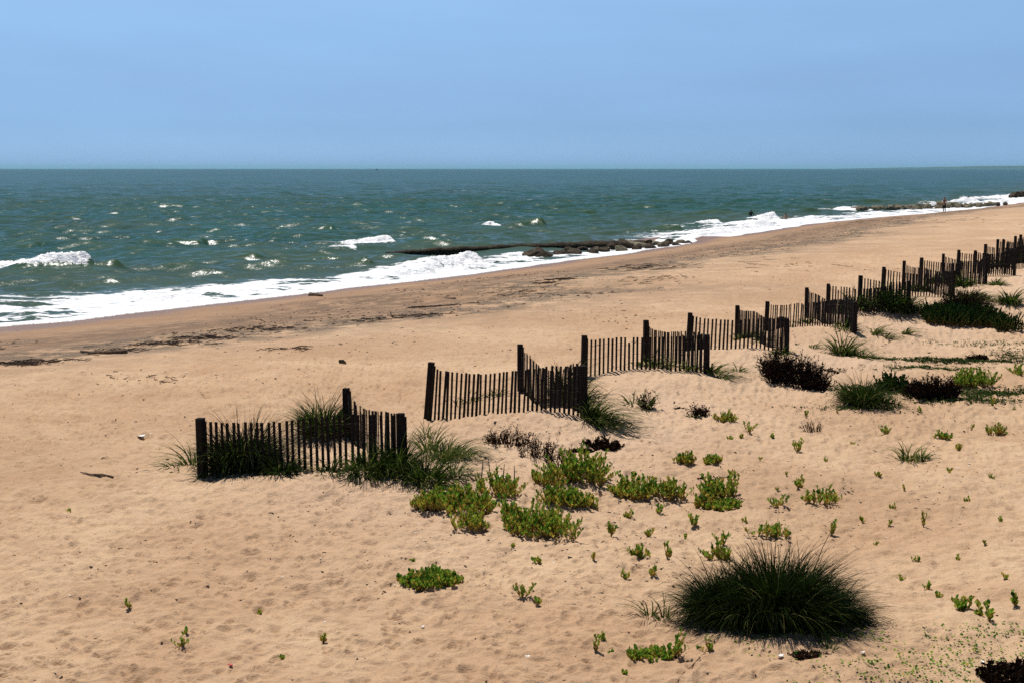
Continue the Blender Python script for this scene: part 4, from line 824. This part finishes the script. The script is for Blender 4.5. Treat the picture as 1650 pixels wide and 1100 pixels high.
def skeleton(arms, legs, lean=0.0):
    """front faces -Y; arms/legs: left and right joint positions"""
    J = dict(pelvis=((0, 0, .95), (.155, .11), None), waist=((0, -lean * .3, 1.10), (.135, .095), 'pelvis'), chest=((0, -lean * .8, 1.32), (.165, .115), 'waist'), collar=((0, -lean, 1.45), (.10, .075), 'chest'),
             neck=((0, -lean * 1.05, 1.52), .056, 'collar'), jaw=((0, -lean * 1.1 - .01, 1.59), (.068, .078), 'neck'), head=((0, -lean * 1.1, 1.665), (.078, .095), 'jaw'), crown=((0, -lean * 1.1, 1.735), (.055, .065), 'head'), nose=((0, -lean * 1.1 - .105, 1.645), .013, 'head'))
    for n, s_ in (('l', -1), ('r', 1)):
        sh, el, wr, hd = arms[n]; kn, an, to = legs[n]
        J['shoulder_' + n] = (sh, .058, 'collar'); J['elbow_' + n] = (el, .041, 'shoulder_' + n); J['wrist_' + n] = (wr, .027, 'elbow_' + n); J['palm_' + n] = (hd, (.036, .018), 'wrist_' + n)
        d = (Vector(hd) - Vector(wr)).normalized(); sd = d.cross(Vector((0, 1, .1))).normalized()
        for i, (o, L) in enumerate(((-.030, .068), (-.010, .080), (.010, .076), (.030, .060))):
            k = Vector(hd) + d * .03 + sd * o; J['knuckle_%s%d' % (n, i)] = (tuple(k), .0095, 'palm_' + n); J['finger_%s%d' % (n, i)] = (tuple(k + d * L * .6 + Vector((0, -.006 * i, 0))), .0085, 'knuckle_%s%d' % (n, i)); J['tip_%s%d' % (n, i)] = (tuple(k + d * L + Vector((0, -.02, 0))), .007, 'finger_%s%d' % (n, i))
        th = Vector(hd) - d * .015 - sd * .035; J['thumb_' + n] = (tuple(th), .0105, 'palm_' + n); J['thumbtip_' + n] = (tuple(th - sd * .022 + d * .04), .008, 'thumb_' + n)
        J['ear_' + n] = ((s_ * .088, -lean * 1.1 + .01, 1.645), .012, 'head')
        hip = (s_ * .095, 0, .86); J['hip_' + n] = (hip, (.092, .10), 'pelvis'); J['knee_' + n] = (kn, .058, 'hip_' + n); J['calf_' + n] = (tuple(Vector(kn).lerp(Vector(an), .35) + Vector((0, .015, 0))), .056, 'knee_' + n); J['ankle_' + n] = (an, .036, 'calf_' + n); J['toe_' + n] = (to, (.04, .025), 'ankle_' + n)
    return J
LEGS = dict(l=((-.11, -.03, .48), (-.12, .02, .08), (-.135, -.14, .03)), r=((.12, .02, .48), (.14, .05, .08), (.16, -.10, .03)))
P = ground(1521, 343.5); P.z = float(H(np.array([P.x]), np.array([P.y]))[0])
J = skeleton(dict(l=((-.20, 0, 1.42), (-.27, .06, 1.14), (-.22, -.10, .93), (-.20, -.16, .86)), r=((.20, 0, 1.42), (.29, .10, 1.15), (.16, -.16, 1.02), (.12, -.25, 1.02))), LEGS)
shorts = ('swim_shorts', lambda c: .50 < c.z < 1.02 and abs(c.x) < .235 and c.y > -.13, .022, 'short')
man = person(P, R(-70), J, 'bare chested man in dark shorts standing at the edge of the surf', [shorts])
# tan board held level at his hip
bm = bmesh.new(); bmesh.ops.create_uvsphere(bm, u_segments=24, v_segments=10, radius=1)
for v in bm.verts: v.co = Vector((v.co.x * .52, v.co.y * .24 * (1 - .25 * v.co.x), v.co.z * .022 + .05 * v.co.x ** 2))
me = bpy.data.meshes.new('skimboard'); bm.to_mesh(me); bm.free(); me.materials.append(M['board'])
for p in me.polygons: p.use_smooth = True
o = link('skimboard', me, None, P + Vector((-.46, -.14, 1.0))); o.rotation_euler = (R(62), R(8), R(4)); tag(o, 'tan board held at the hip by the standing man', 'board')
q = sea_pt(1266, 356); q.z = -.80
J = skeleton(dict(l=((-.20, 0, 1.42), (-.44, -.02, 1.24), (-.62, -.16, 1.14), (-.69, -.21, 1.12)), r=((.20, 0, 1.42), (.45, .02, 1.22), (.60, -.14, 1.10), (.67, -.19, 1.08))), LEGS, .05)
person(q, R(165), J, 'bather with bare tanned back and dark hair, waist deep in the surf', [shorts])
q = sea_pt(1210, 348); q.z = -.92
J = skeleton(dict(l=((-.20, 0, 1.42), (-.30, -.10, 1.18), (-.26, -.30, 1.02), (-.25, -.37, .98)), r=((.20, 0, 1.42), (.31, -.08, 1.17), (.28, -.28, 1.03), (.27, -.35, 1.0))), LEGS, .08)
person(q, R(150), J, 'bather in dark swimwear splashing behind the breaking wave', [shorts, ('rash_vest', lambda c: .95 < c.z < 1.47 and abs(c.x) < .34, .016, 'wets')])

# ---------------------------------------------------------------- boat on the horizon
bx, by = plane(607, 274.6, 0); root = empty('fishing_boat', (bx, by, 0), 'tiny dark fishing boat on the horizon', 'boat', None, R(8))
n = 15; V = []
for i in range(n):
    t = i / (n - 1); wd = 1.9 * (1 - abs(2 * t - .9) ** 3 if t > .45 else 1 - .15 * (1 - t / .45)) ; wd = max(wd, .06); sh = 1.5 + 1.4 * t ** 2
    V += [(-7 + 14 * t, -wd, sh), (-7 + 14 * t, -wd * .7, -.4), (-7 + 14 * t, wd * .7, -.4), (-7 + 14 * t, wd, sh)]
Q = [(i * 4 + k, i * 4 + 4 + k, i * 4 + 5 + k, i * 4 + 1 + k) for i in range(n - 1) for k in range(3)] + [(i * 4 + 3, i * 4 + 7, i * 4 + 4, i * 4) for i in range(n - 1)] + [(0, 1, 2, 3), (n * 4 - 1, n * 4 - 2, n * 4 - 3, n * 4 - 4)]
link('hull', npmesh('hull', V, Q, None, M['hull'], None, False), root)
mb = MB(); mb.box((-.5, 0, 1.6), (-.5, 0, 4.6), 3.6, 2.4, (1, 0, 0)); mb.box((-.3, 0, 4.6), (-.3, 0, 4.8), 4.2, 2.8, (1, 0, 0)); mb.build('cabin', M['cabin'], root)
mb = MB(); mb.tube([(-3, 0, 1.5), (-3.2, 0, 9)], [.16, .08], 8); mb.tube([(-3, 0, 3), (-7.5, 0, 7)], [.12, .07], 8); mb.build('mast', M['hull'], root)

# ---------------------------------------------------------------- sea air
HAZE = 3.2e-5
bm = bmesh.new(); bmesh.ops.create_cube(bm, size=2); me = bpy.data.meshes.new('haze'); bm.to_mesh(me); bm.free()
hz = link('haze', me); hz.location = (0, 0, 31); hz.scale = (40000, 40000, 46)
m = bpy.data.materials.new('sea_air'); m.use_nodes = True; nt = m.node_tree; nt.nodes.clear(); ou = nt.nodes.new('ShaderNodeOutputMaterial'); pv = nt.nodes.new('ShaderNodeVolumePrincipled')
pv.inputs['Color'].default_value = (.42, .82, .96, 1); pv.inputs['Density'].default_value = HAZE; nt.links.new(pv.outputs[0], ou.inputs['Volume']); me.materials.append(m)
tag(hz, 'thin blue sea haze towards the horizon', 'haze', None, 'stuff')
